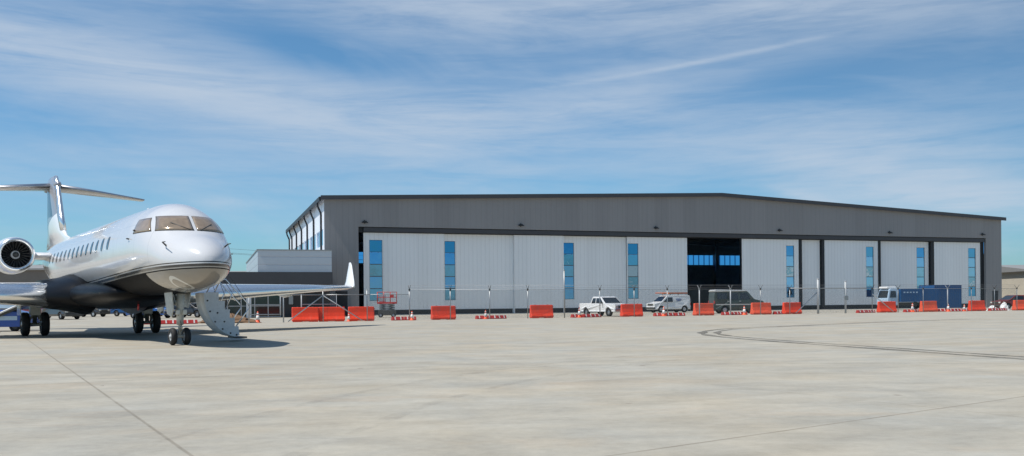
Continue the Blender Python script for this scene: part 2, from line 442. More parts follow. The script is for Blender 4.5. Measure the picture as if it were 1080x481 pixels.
# inside: columns, trusses
m=MB()
for u in (0,10.2,24.2,38.2,52.2,65.9,79.2):
    m.box(u-.2,u+.4,DEP-.9,DEP-.31,0,11)
for z in (1.6,3.2,4.8,6.4,9.3,10.6): m.box(W0+.4,W1-.4,DEP-.5,DEP-.31,z,z+.18)
for v in range(4,41,6):
    for u in (-3.2,82.9): m.box(u-.25,u+.25,v-.2,v+.2,0,10.8)
    n=28
    for k in range(n):
        ua=-3+k*(85.6/n); ub=ua+85.6/n
        za,zb=eave(ua)-.5,eave(ub)-.5
        m.tube([(ua,v,za),(ub,v,zb)],.1,4); m.tube([(ua,v,za-1.4),(ub,v,zb-1.4)],.1,4); m.tube([(ua,v,za-1.4),(ub,v,zb)],.06,4)
m.build('roof_truss','interior_dark',hg)
# header recess track, door tracks
m=MB(); m.box(D0,D1,.36,1.5,8.50,DT+.02); m.build('door_header','frame_dark',hg)
m=MB(); m.box(D0+.55,D1,.10,.355,8.56,8.98); m.build('header_trim','fascia_dark',hg)
# roof with overhang
m=MB()
pts=[(W0-.35,eave(W0)-.02),(41.5,13.36),(W1+.35,eave(W1)-.02)]
prism_u(m,pts+[(u,z+.28) for u,z in pts[::-1]],-.35,DEP+.3); m.build('roof','roof_grey',hg)
m=MB()
pts=[(W0-.4,eave(W0)-.10),(41.5,13.28),(W1+.4,eave(W1)-.10)]
prism_u(m,pts+[(u,z+.42) for u,z in pts[::-1]],-.43,-.355); m.build('roof_edge_trim','fascia_dark',hg)
m=MB(); m.box(W0-.55,W0-.36,-.3,DEP+.3,eave(W0)-.22,eave(W0)+.2); m.build('gutter','frame_dark',hg)
for v in (2.2,9.2,16.2,23.2,30.2,37.2,41.5):
    m=MB(); m.tube([(W0-.45,v,eave(W0)-.15),(W0-.42,v,eave(W0)-.5),(W0-.12,v,eave(W0)-1.2),(W0-.1,v,eave(W0)-1.5),(W0-.1,v,0)],.10,6)
    m.build('downpipe','frame_dark',hg)
# sliding doors
doors=[(.03,8.50,(.61,1.98),0),(8.50,16.22,(8.62,9.80),1),(16.24,22.0,None,0),(22.0,29.68,(22.08,23.38),1),(29.68,37.30,(29.8,31.12),0),
       (44.52,52.60,(50.75,51.90),0),(52.98,55.84,None,1),(56.14,64.28,(62.4,63.56),0),(64.60,72.40,(70.44,71.75),1),(72.86,80.55,(78.5,79.75),0)]
for (a,b,w,tr) in doors:
    v=.45+.28*tr; zt=8.48
    m=MB()
    if w:
        w0,w1=w; wz0,wz1=1.5,7.75
        if w0-a>.02: m.box(a,w0,v,v+.2,.55,zt)
        m.box(w1,b,v,v+.2,.55,zt); m.box(w0,w1,v,v+.2,.55,wz0); m.box(w0,w1,v,v+.2,wz1,zt)
    else: m.box(a,b,v,v+.2,.55,zt)
    d=m.build('door_panel','door_skin',hg)
    m=MB(); m.box(a,b,v-.03,v+.2,.06,.545); m.build('bottom_rail','frame_dark',d)
    m=MB(); m.box(a-.05 if a>40 else a,a+.07,v-.05,v+.25,.06,zt-.01); m.build('door_edge','door_skin' if a<40 else 'frame_dark',d); m=MB(); m.box(b-.07,b+.02,v-.05,v+.25,.06,zt-.01); m.build('door_edge','door_skin' if a<40 else 'frame_dark',d)
    if w:
        for k in range(5):
            z0=wz0+(wz1-wz0)*k/5; z1=wz0+(wz1-wz0)*(k+1)/5; 
            tl=random.uniform(-.018,.018)
            gm=MB(); gm.add([(w0+.05,v+.08+tl,z0+.04),(w1-.05,v+.08+tl,z0+.04),(w1-.05,v+.08-tl,z1-.04),(w0+.05,v+.08-tl,z1-.04),
                             (w0+.05,v+.11+tl,z0+.04),(w1-.05,v+.11+tl,z0+.04),(w1-.05,v+.11-tl,z1-.04),(w0+.05,v+.11-tl,z1-.04)],
                            [(0,1,2,3),(7,6,5,4),(0,4,5,1),(1,5,6,2),(2,6,7,3),(3,7,4,0)])
            gm.build('window_pane',['hazy_sky_tint_glass','hazy_sky_tint_glass','hazy_sky_tint_glass','blue_mirror_glass','deep_sky_tint_glass'][k] if a<40 else ['blue_mirror_glass','pale_mirror_glass','pale_mirror_glass','pale_mirror_glass','blue_mirror_glass'][k],d)  # reflected sky gradient painted into the panes, tint chosen by height
        fm=MB(); 
        for k in range(6):
            z=wz0+(wz1-wz0)*k/5; fm.box(w0,w1,v+.06,v+.13,z-.012,z+.012)
        fm.box(w0,w0+.05,v+.02,v+.14,wz0,wz1); fm.box(w1-.05,w1,v+.02,v+.14,wz0,wz1)
        fm.build('window_frame','galvanised',d)
# dark posts between the right hand doors
for a,b in ((52.62,52.96),(55.86,56.12),(64.30,64.58),(72.42,72.84),(80.57,80.98)):
    m=MB(); m.box(a,b,.38,.9,0,8.49); m.build('door_post','frame_dark',hg)
m=MB(); m.box(D0,D1,.36,.44,0,.06); m.build('floor_rail','dull_metal',hg)
for u in (.1,16.9,33.1,49.5,65.6,80.4):
    m=MB(); m.box(u-.20,u+.20,-.16,-.02,9.48,9.62); m.box(u-.05,u+.05,-.05,-.003,9.36,9.72); m.box(u-.32,u+.32,-.24,-.16,9.42,9.52)
    m.build('wall_lamp','frame_dark',hg)

# ------------------------------------------------------------------ ANNEX
an=empty('office_annex',(hX,hY,0),ha,'low flat-roofed annex at the left hangar corner with dark fascia and pale metal penthouse','building')
UR=-3.97
m=MB(); m.box(-10.7,UR-.02,-5.9,-2.0,4.2,6.2); m.box(-10.7,W0-.6,-2.0,22,4.2,6.2); m.build('penthouse','metal_box',an)
m=MB(); m.box(-10.78,UR+.01,-5.98,-5.905,6.2,6.3); m.box(-10.78,-10.705,-5.9,22.05,6.2,6.3); m.build('coping','galvanised',an)
m=MB(); m.box(-15.5,UR,-6.3,22.4,3.07,4.2); m.build('fascia','fascia_dark',an)
m=MB(); m.box(-8.6,UR-.1,-5.0,-4.7,0,3.07); m.box(-15.3,-13.4,-5.0,-4.7,0,3.07); m.box(-15.3,-15.0,-4.7,22,0,3.07); m.box(-15.3,W0-.1,21.7,22,0,3.07); m.build('wall','dark_wall',an)
m=MB(); m.box(-13.4,-8.6,-4.9,-4.86,.1,3.07); m.build('storefront_glass','green_glass',an)
m=MB()
for u in (-13.4,-12.2,-11.0,-9.8,-8.65): m.box(u,u+.08,-4.99,-4.91,0,3.07)
for z in (.05,1.05,2.3): m.box(-13.3,-8.65,-4.98,-4.92,z,z+.07)
m.build('window_mullion','dull_metal',an)
m=MB(); m.box(-11.75,-11.3,-6.0,-5.6,0,3.06); m.build('column','frame_white',an,.02)
m=MB(); m.box(-6.2,-5.2,-5.06,-5.0,0,2.2); m.build('door','frame_dark',an)
m=MB(); m.box(-7.9,-7.5,-5.2,-5.0,1.2,2.0); m.build('meter_box','galvanised',an,.02)
# dark doorway with door in hangar's left wall panel
m=MB(); m.box(-2.9,-1.7,-.03,-.004,0,2.5); m.build('side_door','frame_dark',hg)

# ------------------------------------------------------------------ FENCE
fX,fY,fa=-7.264,63.798,.3971
fc,fs_=math.cos(fa),math.sin(fa)
def FW(u,v=0,z=0): return (fX+u*fc-v*fs_, fY+u*fs_+v*fc, z)
fe=empty('chain_link_fence',(fX,fY,0),fa,'long galvanised chain-link fence with barbed wire arms crossing in front of the hangar','fence')
SP=3.05
us=[n*SP for n in range(-2,21)]
for u in us:
    thick=.036
    hgt=2.15
    mat='galvanised'
    if abs(u-12.2)<.1: hgt=3.6; thick=.05
    if abs(u-36.6)<.1: hgt=3.0; thick=.09; mat='post_white'
    if abs(u-39.65)<.1: hgt=2.8; thick=.08; mat='post_white'
    if abs(u-27.45)<.1 or abs(u-24.4)<.1 or abs(u-51.85)<.1: thick=.05; mat='post_white'
    m=MB(); m.tube([(u,0,0),(u,0,hgt)],thick,8); m.tube([(u,0,hgt),(u,0,hgt+.05)],thick*1.2,8)
    p=m.build('post',mat,fe)
    if hgt<2.5 and u>-1:
        m=MB(); m.tube([(u,0,2.15),(u,-.28,2.48)],.018,5); m.tube([(u,0,2.15),(u,.28,2.48)],.018,5)
        m.box(u-.05,u+.05,-.05,.05,2.1,2.22)
        m.build('barbed_wire_arm','gear_dark' if thick<.05 else 'galvanised',p)
m=MB()
for v,z in ((-.28,2.48),(-.14,2.31),(.28,2.48),(.14,2.31)): m.tube([(0,v,z),(61,v,z)],.005,4)
m.build('barbed_wire','galvanised',fe)
m=MB(); m.tube([(-6.1,0,1.84),(-3.05,0,1.84)],.03,6); m.tube([(-10.95,0,1.84),(-6.1,0,1.84)],.035,6); m.tube([(-3.05,0,1.84),(0,0,1.84)],.02,6)
m.tube([(33.55,0,2.2),(42.7,0,2.2)],.04,6); m.tube([(0,0,2.16),(33.55,0,2.16)],.013,6); m.tube([(42.7,0,2.16),(61,0,2.16)],.018,6)
m.build('top_rail','galvanised',fe)
m=MB()
for a,b in ((( -6.1,0,1.80),(-8.45,0,.05)),((-6.1,0,1.80),(-3.4,0,.05)),((36.6,0,1.9),(34.2,0,.1)),((42.7,0,1.7),(45.2,0,.08))):
    m=MB(); m.tube([a,b],.04,6); m.build('diagonal_brace','post_white',fe)
m=MB()
for z in (.55,1.2): m.tube([(-10.95,0,z),(-8.95,0,z)],.03,6)
for u in (-10.95,-8.95): m.tube([(u,0,.5),(u,0,1.84)],.045,6)
m.build('gate_frame','post_white',fe)
for u in (-10.99,-8.75): m=MB(); m.tube([(u,0,0),(u,0,2.05)],.045,6); m.build('post','post_white',fe)
m=MB(); m.tube([(-7.4,.9,0),(-7.4,.9,1.9)],.04,6); m.tube([(-7.4,.9,1.2),(-5.0,.9,1.2)],.03,6); m.tube([(-7.4,.9,1.84),(-5,.9,1.84)],.03,6); m.tube([(-5,.9,0),(-5,.9,1.9)],.03,6)
m.build('gate_frame','post_white',fe)
m=MB(); m.box(39.45,39.85,-.12,-.08,1.15,1.55); m.build('lock_box','galvanised',fe)
for i in range(len(us)-1):
    if us[i]<-3.5: continue
    m=MB(); zt=1.84 if us[i]<-1 else 2.18
    m.add([(us[i],.0,.04),(us[i+1],.0,.04),(us[i+1],.0,zt),(us[i],.0,zt)],[(0,1,2,3)])
    m.build('mesh_panel','chain_link',fe)

# ------------------------------------------------------------------ barriers
def barrier_proto(mat):
    root=empty('plastic_barrier',(0,0,0),0,'x','barrier','water filled road barriers along the fence')
    prof=[(-.30,.07),(-.30,.16),(-.20,.36),(-.14,.62),(-.12,.97),(-.10,1.0),(.10,1.0),(.12,.97),(.14,.62),(.20,.36),(.30,.16),(.30,.07)]
    L=.89
    rings=[]
    for x in (-L,-L+.05,-.32,-.28,.28,.32,L-.05,L):
        k=.93 if abs(x)==L else 1 if abs(x)!=.28 else .965
        rings.append([(x,y*k,z if z<.2 else .16+(z-.16)*(.985 if abs(x)==L else 1)) for y,z in prof])
    m=MB(); m.rings(rings,True,False)
    m.box(-L+.05,-.28,-.27,.27,0,.075); m.box(.28,L-.05,-.27,.27,0,.075); m.box(-.28,.28,-.24,.24,.03,.08)
    m.build('barrier_body',mat,root,.015)
    m=MB()
    for x in (-.5,.5): m.lathe([(.995,.0001),(.995,.055),(1.03,.05),(1.03,.0001)],'Z',(x,0,0),10)
    m.build('filler_cap','gear_dark',root)
    m=MB(); 
    for z in (.35,.8):
        m.lathe([(z,.0001),(z,.05),(z+.08,.05),(z+.08,.0001)],'Z',(L+.02,0,0),10)
    m.build('connector_lug',mat,root)
    return root
bars=[(-7.22,.5,0,0,'left barrier of the abutting pair under the jet wingtip'),(-5.42,.52,.01,0,'right barrier of the abutting pair under the jet wingtip'),(-3.35,.5,-.02,0,'orange plastic barrier left of the red scissor lift, right of the abutting pair'),
(2.68,.5,.02,0,'orange barrier in front of the second blue door window from the left'),(10.5,.5,0,0,'orange barrier midway between the scissor lift and the white pickup'),
(18.35,.5,-.03,0,'orange barrier hiding the nose of the white pickup'),(25.2,.6,.06,1,'faded orange barrier at the left side of the open doorway'),
(31.0,.6,-.04,1,'faded orange barrier at the nose of the dark green van'),(34.25,.6,.08,0,'orange barrier left of the diagonally braced gate post'),
(45.0,.6,-.05,0,'orange barrier in front of the white cab of the blue truck'),(50.1,.6,.04,1,'faded orange barrier before the middle of the blue truck box'),
(56.3,.6,.0,0,'orange barrier below the rightmost blue door window'),(62.3,.6,.03,1,'faded orange barrier at the right edge by the dark red car')]
protos=[barrier_proto('barrier_plastic'),barrier_proto('barrier_faded')]; used=[0,0]
for u,v,dr,k,lab in bars:
    o=protos[k] if not used[k] else copy_tree(protos[k]); used[k]=1
    o.location=FW(u,v); o.rotation_euler=(0,0,fa+dr-.09); o['label']=lab
# cones
def cone_proto():
    root=empty('traffic_cone',(0,0,0),0,'x','traffic cone','traffic cones along the fence')
    m=MB(); m.lathe([(0,.0001),(.0,.24),(.035,.24),(.036,.15),(.28,.112),(.48,.082),(.64,.055),(.74,.032),(.745,.0001)],'Z',n=16)
    m.build('cone_body','cone_plastic',root)
    m=MB(); m.lathe([(.20,.12),(.201,.130),(.48,.088),(.481,.08)],'Z',n=16); m.build('reflective_collar','reflective_white',root)
    m=MB(); m.lathe([(.56,.066),(.561,.073),(.64,.061),(.641,.053)],'Z',n=16); m.build('reflective_collar','reflective_white',root)
    return root
cp=cone_proto(); first=True
for u,v,sc,lab in [(-10.4,.2,1.15,'orange traffic cone beside the soil heap near the annex glass'),(-4.45,-.5,.85,'short pale traffic cone in the gap between barriers under the wingtip'),(.15,-.1,1.,'orange cone with white collar just right of the scissor lift'),
  (5.85,.2,1.,'orange cone on the second group of low barricades from the left'),(13.45,.0,1.2,'white collared cone by the tail of the white pickup'),(21.0,.0,1.2,'white collared cone in front of the white van'),
  (28.75,-.1,1.15,'orange cone in front of the dark green van'),(47.6,.1,1.25,'tall orange cone in front of the blue truck wheels'),(51.9,.0,1.2,'orange cone left of the container end'),(54.1,.1,1.0,'pale orange cone between container and rightmost blue window')]:
    o=cp if first else copy_tree(cp); first=False
    o.location=FW(u,v); o.rotation_euler=(0,0,fa+random.uniform(-.5,.5)); sc*=.88; o.scale=(sc,sc,sc); o['label']=lab
# low barricades
def low_proto():
    root=empty('low_barricade',(0,0,0),0,'x','barricade','low red and white barricades along the fence')
    prof=[(-.2,0),(-.2,.06),(-.10,.26),(.10,.26),(.2,.06),(.2,0)]
    m=MB(); rr=[[(x,y,z) for y,z in prof] for x in (-.42,.42)]; m.rings(rr,True,False); m.build('barricade_body','red_paint',root,.012)
    for x in (-.2,.22):
        m=MB(); p2=[(-.205,.062),(-.107,.265),(.107,.265),(.205,.062)]
        m.rings([[(x-.05,y,z) for y,z in p2],[(x+.03,y,z) for y,z in p2]],True,False); m.build('reflective_panel','reflective_white',root)
    return root
lp=low_proto(); first=True
groups=[(-17.6,-14.2,'in the row seen under the jet belly'),(-1.2,.7,'right of the scissor lift'),(5.25,7.6,'left of the lone barrier at mid fence'),(13.0,15.6,'in front of the white pickup'),(20.5,23.1,'in front of the white van'),
 (26.9,29.2,'in front of the dark green van'),(32.15,33.05,'in the gap between the green van and gate barriers'),(41.3,43.5,'right of the gate'),(46.9,48.6,'under the blue truck'),(51.4,54.9,'beside the blue container end'),(57.5,60.4,'right of the last door post')]
ordn=['leftmost','second','third','fourth','fifth','sixth','seventh','eighth']
for a,b,d in groups:
    n=max(1,round((b-a)/.86)); 
    for k in range(n):
        o=lp if first else copy_tree(lp); first=False
        u=a+(b-a)*(k+.5)/n
        o.location=FW(u,random.uniform(.25,.7)); o.rotation_euler=(0,0,fa+random.uniform(-.28,.28))
        o['label']=('low red and white barricade lying '+d) if n==1 else (ordn[k]+' low red and white barricade '+d)

# ------------------------------------------------------------------ vehicles
def wheel(parent,x,y,r=.34,w=.22,rim='dull_metal'):
    m=MB(); m.lathe([(y-w/2,r*.62),(y-w/2,r*.93),(y-w/2+.03,r),(y+w/2-.03,r),(y+w/2,r*.93),(y+w/2,r*.62)],'Y',(x,0,r),20)
    t=m.build('tyre','rubber',parent)
    sg=-1 if y<0 else 1; yo=y+sg*(w/2-.03)
    m=MB(); m.lathe([(yo-sg*.08,r*.62),(yo,r*.60),(yo-sg*.03,r*.45),(yo,r*.2),(yo+sg*.01,.0001)],'Y',(x,0,r),16)
    m.build('rim',rim,t)
def arch(cx,r,z0,k=8): # points of a wheel arch going from left to right (x descending -> ascending handled by caller)
    return [(cx+r*math.cos(a),max(z0,r*.55*0+.34+r*math.sin(a)*1.0)) for a in [PI*(1-i/k) for i in range(k+1)]]
def vehicle(name,prof_up,xf,xr,zb,wheels,hw,belt,inset,mat,loc,rz,label,cat,sidewin,shield,rear=None,rw=.35,arc=.41,group=None,rim='dull_metal'):
    """front at -x; prof_up lists the roof line from the nose to the tail"""
    root=empty(name,loc,rz,label,cat,group)
    bottom=[]
    for wx in sorted(wheels,reverse=True):
        a=arch(wx,arc,zb); bottom+=[(x,z) for x,z in a[::-1]]
    prof=prof_up+[(xr,zb)]+bottom+[(xf,zb)]
    def hwf(x,z):
        return hw-(inset*(z-belt) if z>belt else 0)-(.04 if z<zb+.12 else 0)-(.06 if x<xf+.12 or x>xr-.08 else 0)
    m=MB(); m.extr(prof,hwf); m.build('body',mat,root,.03)
    m=MB(); m.extr([(xf+.15,zb+.05),(xf+.15,zb+.45),(xr-.15,zb+.45),(xr-.15,zb+.05)],lambda x,z:hw-.22); m.build('chassis','rubber',root)
    for poly in sidewin:
        for sg in (-1,1):
            n=len(poly)
            A=[(x,sg*(hw-inset*(z-belt)+.012),z) for x,z in poly]; B=[(x,sg*(hw-inset*(z-belt)-.05),z) for x,z in poly]
            m=MB(); m.add(A+B,[tuple(range(n)),tuple(range(n,2*n))[::-1]]+[(i,(i+1)%n,(i+1)%n+n,i+n) for i in range(n)]); m.build('side_window','dark_glass',root)
    for (x0,z0,x1,z1),nm in ((shield,'windscreen'),(rear,'rear_window')):
        if x0 is None: continue
        h0=hw-inset*(z0-belt)-.07; h1=hw-inset*(z1-belt)-.07
        dx,dz=(z1-z0),-(x1-x0); L=math.hypot(dx,dz); s=.012*(-1 if nm=='windscreen' else 1); ox,oz=s*dx/L*(1),s*dz/L*(1)
        if nm=='windscreen': ox,oz=-abs(ox),abs(oz)
        else: ox,oz=abs(ox),abs(oz)
        m=MB(); m.add([(x0+ox,-h0,z0+oz),(x0+ox,h0,z0+oz),(x1+ox,h1,z1+oz),(x1+ox,-h1,z1+oz),(x0-ox,-h0,z0-oz),(x0-ox,h0,z0-oz),(x1-ox,h1,z1-oz),(x1-ox,-h1,z1-oz)],
              [(0,1,2,3),(7,6,5,4),(0,4,5,1),(1,5,6,2),(2,6,7,3),(3,7,4,0)]); m.build(nm,'dark_glass',root)
    for wx in wheels:
        for sg in (-1,1): wheel(root,wx,sg*(hw-.14),rw,.23,rim)
    for sg in (-1,1):
        m=MB(); m.box(xf-.015,xf+.10,sg*(hw-.22)-.14,sg*(hw-.22)+.14,belt-.30,belt-.14); m.build('headlight','lamp_lens',root,.02)
        m=MB(); m.box(xr-.08,xr+.015,sg*(hw-.15)-.07,sg*(hw-.15)+.07,belt-.35,belt-.08); m.build('tail_light','red_paint',root,.01)
        m=MB(); m.box(shield[0]+.25,shield[0]+.37,sg*(hw+.10)-.08,sg*(hw+.10)+.08,belt+.02,belt+.18); m.build('mirror','gear_dark',root,.02)
    m=MB(); m.box(xf-.02,xf+.1,-hw*.55,hw*.55,belt-.34,belt-.14); m.build('grille','gear_dark',root)
    m=MB(); m.box(xf-.08,xf+.1,-hw+.06,hw-.06,zb+.06,zb+.26); m.box(xr-.05,xr+.07,-hw+.08,hw-.08,zb+.06,zb+.24); m.build('bumper','dull_metal' if name=='pickup_truck' else 'gear_dark',root,.03)
    return root
none4=(None,)*4
def heading(dx,dy): return math.atan2(-dy,-dx)   # local -x is forwards
# white pickup
pk=vehicle('pickup_truck',[(-2.55,.60),(-2.5,.98),(-1.25,1.06),(-.62,1.55),(-.45,1.62),(.55,1.62),(.82,1.10),(2.5,1.08),(2.55,.62)],-2.55,2.55,.38,[-1.65,1.5],.86,1.02,.16,'vehicle_white',
  (7.65,74.6,0),heading(.50,-.86),'white extended-cab pickup truck parked behind the fence, nose behind a barrier','pickup truck',
  [[(-1.0,1.08),(-.55,1.50),(.0,1.50),(.0,1.08)],[(.08,1.08),(.08,1.50),(.48,1.50),(.66,1.08)]],(-1.22,1.08,-.62,1.54),(.78,1.16,.60,1.54))
m=MB(); m.box(.95,2.42,-.70,.70,1.09,1.10); m.build('bed_floor','gear_dark',pk)
# white van with ladder
vn=vehicle('cargo_van',[(-2.25,.62),(-2.22,.95),(-1.45,1.12),(-.72,1.72),(-.5,1.80),(2.1,1.80),(2.2,1.5),(2.22,.6)],-2.25,2.22,.32,[-1.42,1.45],.88,1.08,.13,'vehicle_white',
  (16.55,95.2,0),heading(-.92,-.39),'white cargo van with an orange ladder on its roof rack before the hangar door','van',
  [[(-1.15,1.12),(-.70,1.60),(-.05,1.60),(-.05,1.12)]],(-1.40,1.16,-.74,1.70),none4)
m=MB(); 
for y in (-.2,.2): m.tube([(-1.5,y,2.06),(2.2,y,2.06)],.06,5)
for k in range(12): m.tube([(-1.4+k*.31,-.2,2.04),(-1.4+k*.31,.2,2.04)],.02,4)
m.box(-.4,1.9,-.70,-.42,1.96,2.10); m.box(-.4,1.9,.36,.66,1.96,2.10)
m.build('ladder','ladder_orange',vn)
m=MB()
for x in (-.3,.7,1.7):
    m.tube([(x,-.75,1.98),(x,.75,1.98)],.025,5)
    for y in (-.72,.72): m.tube([(x,y,1.75),(x,y,1.98)],.025,5)
m.build('roof_rack','gear_dark',vn)
m=MB()
for x,z,w in ((.35,1.35,.7),(.45,1.18,.5)): 
    for sg in (-1,1): m.box(x,x+w,sg*.845-.012,sg*.845+.012,z,z+.09)
m.build('door_stripe','blue_paint',vn)
# dark green van
gv=vehicle('utility_van',[(-2.4,.65),(-2.36,1.12),(-1.45,1.32),(-.85,2.02),(-.6,2.10),(2.25,2.16),(2.35,1.7),(2.38,.62)],-2.4,2.38,.36,[-1.6,1.35],.92,1.28,.10,'dark_green_paint',
  (21.0,84.5,0),heading(.93,.10),'dark green utility van with a silver roof at the open hangar doorway','van',
  [[(-1.1,1.34),(-.78,1.9),(-.05,1.9),(-.05,1.34)],[(.1,1.34),(.1,1.9),(1.0,1.9),(1.0,1.34)],[(1.15,1.34),(1.15,1.9),(2.1,1.9),(2.1,1.34)]],(-1.42,1.36,-.87,2.0),none4)
m=MB(); m.extr([(-.95,2.06),(-.7,2.17),(2.2,2.24),(2.38,2.1),(2.3,2.02)],lambda x,z:.86); m.build('roof_cap','silver_paint',gv,.03)
for sg in (-1,1):
    m=MB(); m.box(-1.2,2.25,sg*.93-.012,sg*.93+.012,.80,.88); m.build('side_trim','silver_paint',gv)
    for x in (-.15,1.0): m=MB(); m.box(x,x+.16,sg*.935-.015,sg*.935+.015,1.12,1.17); m.build('door_handle','silver_paint',gv)
m=MB(); m.quad((-2.30,-.78,1.165),(-2.30,.78,1.165),(-1.5,.78,1.335),(-1.5,-.78,1.335),.02); m.build('bonnet','silver_paint',gv)
# dark red car at the right
vehicle('parked_car',[(-2.2,.60),(-2.15,.88),(-1.2,1.02),(-.5,1.48),(-.3,1.52),(1.3,1.50),(2.0,1.05),(2.2,.95),(2.22,.55)],-2.2,2.22,.30,[-1.35,1.35],.88,.98,.22,'dark_red_paint',
  (52.6,94.2,0),heading(-.95,-.1),'dark red parked car at the right edge behind a barrier','car',[[(-.85,1.02),(-.45,1.42),(.35,1.42),(.35,1.02)],[(.45,1.02),(.45,1.42),(1.2,1.42),(1.55,1.02)]],(-1.15,1.04,-.52,1.46),(1.92,1.10,1.34,1.47),.33,.39)
# parked cars at far left
for x,y,dx,dy,mt,lab in ((-41.5,83,.8,-.6,'charcoal_paint','charcoal parked car seen under the jet wing beside the main wheels'),(-34.5,86,.95,-.3,'blue_paint','dark blue parked car far under the fuselage'),
                      (-31.6,88.5,.95,-.3,'charcoal_paint','black parked car in the far row, between the dark blue and silver cars'),(-36.5,100,.9,-.3,'silver_paint','silver parked car in the far row under the belly'),(-47.5,101,.95,-.3,'charcoal_paint','black parked car in the far row, third from the left under the fuselage'),(-44.0,104,.95,-.3,'navy_paint','navy parked car in the far row behind the jet belly'),(-40.6,102,.95,-.2,'dark_green_paint','dark green parked car in the far row left of the right main wheels'),(-49,92,.9,-.3,'dark_red_paint','dark red parked car in the far row behind the blue belt loader')):
    vehicle('parked_car',[(-2.2,.60),(-2.15,.84),(-1.2,.98),(-.5,1.40),(-.3,1.44),(1.0,1.42),(1.7,1.02),(2.2,.95),(2.22,.55)],-2.2,2.22,.28,[-1.35,1.35],.86,.94,.24,mt,
       (x,y,0),heading(dx,dy),lab,'car',[[(-.85,.98),(-.45,1.34),(.25,1.34),(.25,.98)],[(.33,.98),(.33,1.34),(.95,1.34),(1.35,.98)]],(-1.15,1.0,-.52,1.38),(1.62,1.08,1.04,1.39),.32,.38,group='cars parked far behind the jet')
# blue truck
bt=empty('box_truck',(45.35,102.4,0),heading(-.955,-.30),'blue box truck with a pale blue and white cab facing left behind the fence','truck')
bt.scale=(.85,.85,.92)
m=MB(); m.extr([(-4.6,.55),(-4.6,1.35),(-4.3,2.45),(-4.05,2.6),(-2.9,2.6),(-2.9,.55)],lambda x,z:1.1-(.12 if z>2 else 0)); cab=m.build('cab','pale_blue_paint',bt,.06)
m=MB(); m.quad((-4.60,-.9,1.5),(-4.60,.9,1.5),(-4.34,.85,2.35),(-4.34,-.85,2.35),-.015)
m.build('windscreen','dark_glass',cab)
for sg in (-1,1):
    m=MB(); m.add([(x,sg*(1.11-(.10 if z>2 else 0)),z) for x,z in ((-4.3,1.5),(-4.1,2.3),(-3.3,2.3),(-3.3,1.5))]+[(x,sg*(1.02-(.1 if z>2 else 0)),z) for x,z in ((-4.3,1.5),(-4.1,2.3),(-3.3,2.3),(-3.3,1.5))],[(0,1,2,3),(7,6,5,4),(0,4,5,1),(1,5,6,2),(2,6,7,3),(3,7,4,0)])
    m.build('side_window','dark_glass',cab)
    m=MB(); m.box(-4.62,-4.5,sg*.8-.18,sg*.8+.18,.75,.95); m.build('headlight','lamp_lens',cab)
m=MB(); m.box(-4.5,-3.0,-.8,.8,2.6,2.85); m.build('wind_deflector','vehicle_white',bt,.1)
m=MB(); m.box(-2.7,3.6,-1.2,1.2,.95,2.55); m.build('cargo_box','container_ribs',bt,.02)
m=MB()
for k in range(5): m.box(-2.2+k*.5,-1.95+k*.5,-1.225,-1.2,2.05,2.2); m.box(-2.2+k*.5,-1.95+k*.5,1.2,1.225,2.05,2.2)
m.build('marking','pale_blue_paint',bt)
m=MB(); m.box(-4.5,3.5,-.5,.5,.55,.9); m.build('chassis','gear_dark',bt)
for x in (-3.9,1.6,2.7):
    for sg in (-1,1): wheel(bt,x,sg*1.0,.48,.28)
# blue container
bc=empty('shipping_container',(50.7,106.7,0),ha,'dark blue ribbed container standing just right of the blue truck','container')
m=MB(); m.box(-1.9,2.0,-1.2,1.2,.15,2.75); m.build('container_body','container_ribs',bc,.02)
m=MB()
for x in (-1.93,1.93):
    for y in (-1.22,1.12): m.box(x,x+.1,y,y+.1,0,2.8)
for z in (.1,2.72): m.box(-1.93,2.03,-1.23,-1.21,z,z+.1); m.box(-1.93,2.03,1.21,1.23,z,z+.1)
m.build('frame','navy_paint',bc)
# scissor lift
sl=empty('scissor_lift',(-10.9,78.6,0),fa-.3,'red scissor lift with folded dark scissors standing before the first hangar door','scissor lift')
m=MB(); m.box(-.75,.75,-.42,.42,.18,.62); m.build('base','gear_dark',sl,.03)
for x in (-.55,.55):
    for sg in (-1,1): wheel(sl,x,sg*.40,.2,.14)
m=MB()
for k in range(3):
    z=.66+k*.17
    for y in (-.34,.34):
        m.tube([(-.65,y,z),(.65,y,z+.16)],.035,4); m.tube([(.65,y,z),(-.65,y,z+.16)],.035,4)
m.build('scissor_arms','gear_dark',sl)
m=MB(); m.box(-.85,.85,-.45,.45,1.18,1.34); m.build('platform','red_paint',sl,.02)
m=MB()
for x in (-.83,-.28,.28,.83):
    for y in (-.43,.43): m.tube([(x,y,1.34),(x,y,2.2)],.024,5)
for z in (1.75,2.2):
    for y in (-.43,.43): m.tube([(-.83,y,z),(.83,y,z)],.024,5)
    for x in (-.83,.83): m.tube([(x,-.43,z),(x,.43,z)],.024,5)
m.box(.3,.6,-.5,-.42,1.7,2.0)
m.build('guard_rail','red_paint',sl)
m=MB(); m.box(-.7,-.1,-.2,.25,1.34,1.95); m.build('control_box','dull_metal',sl,.05)
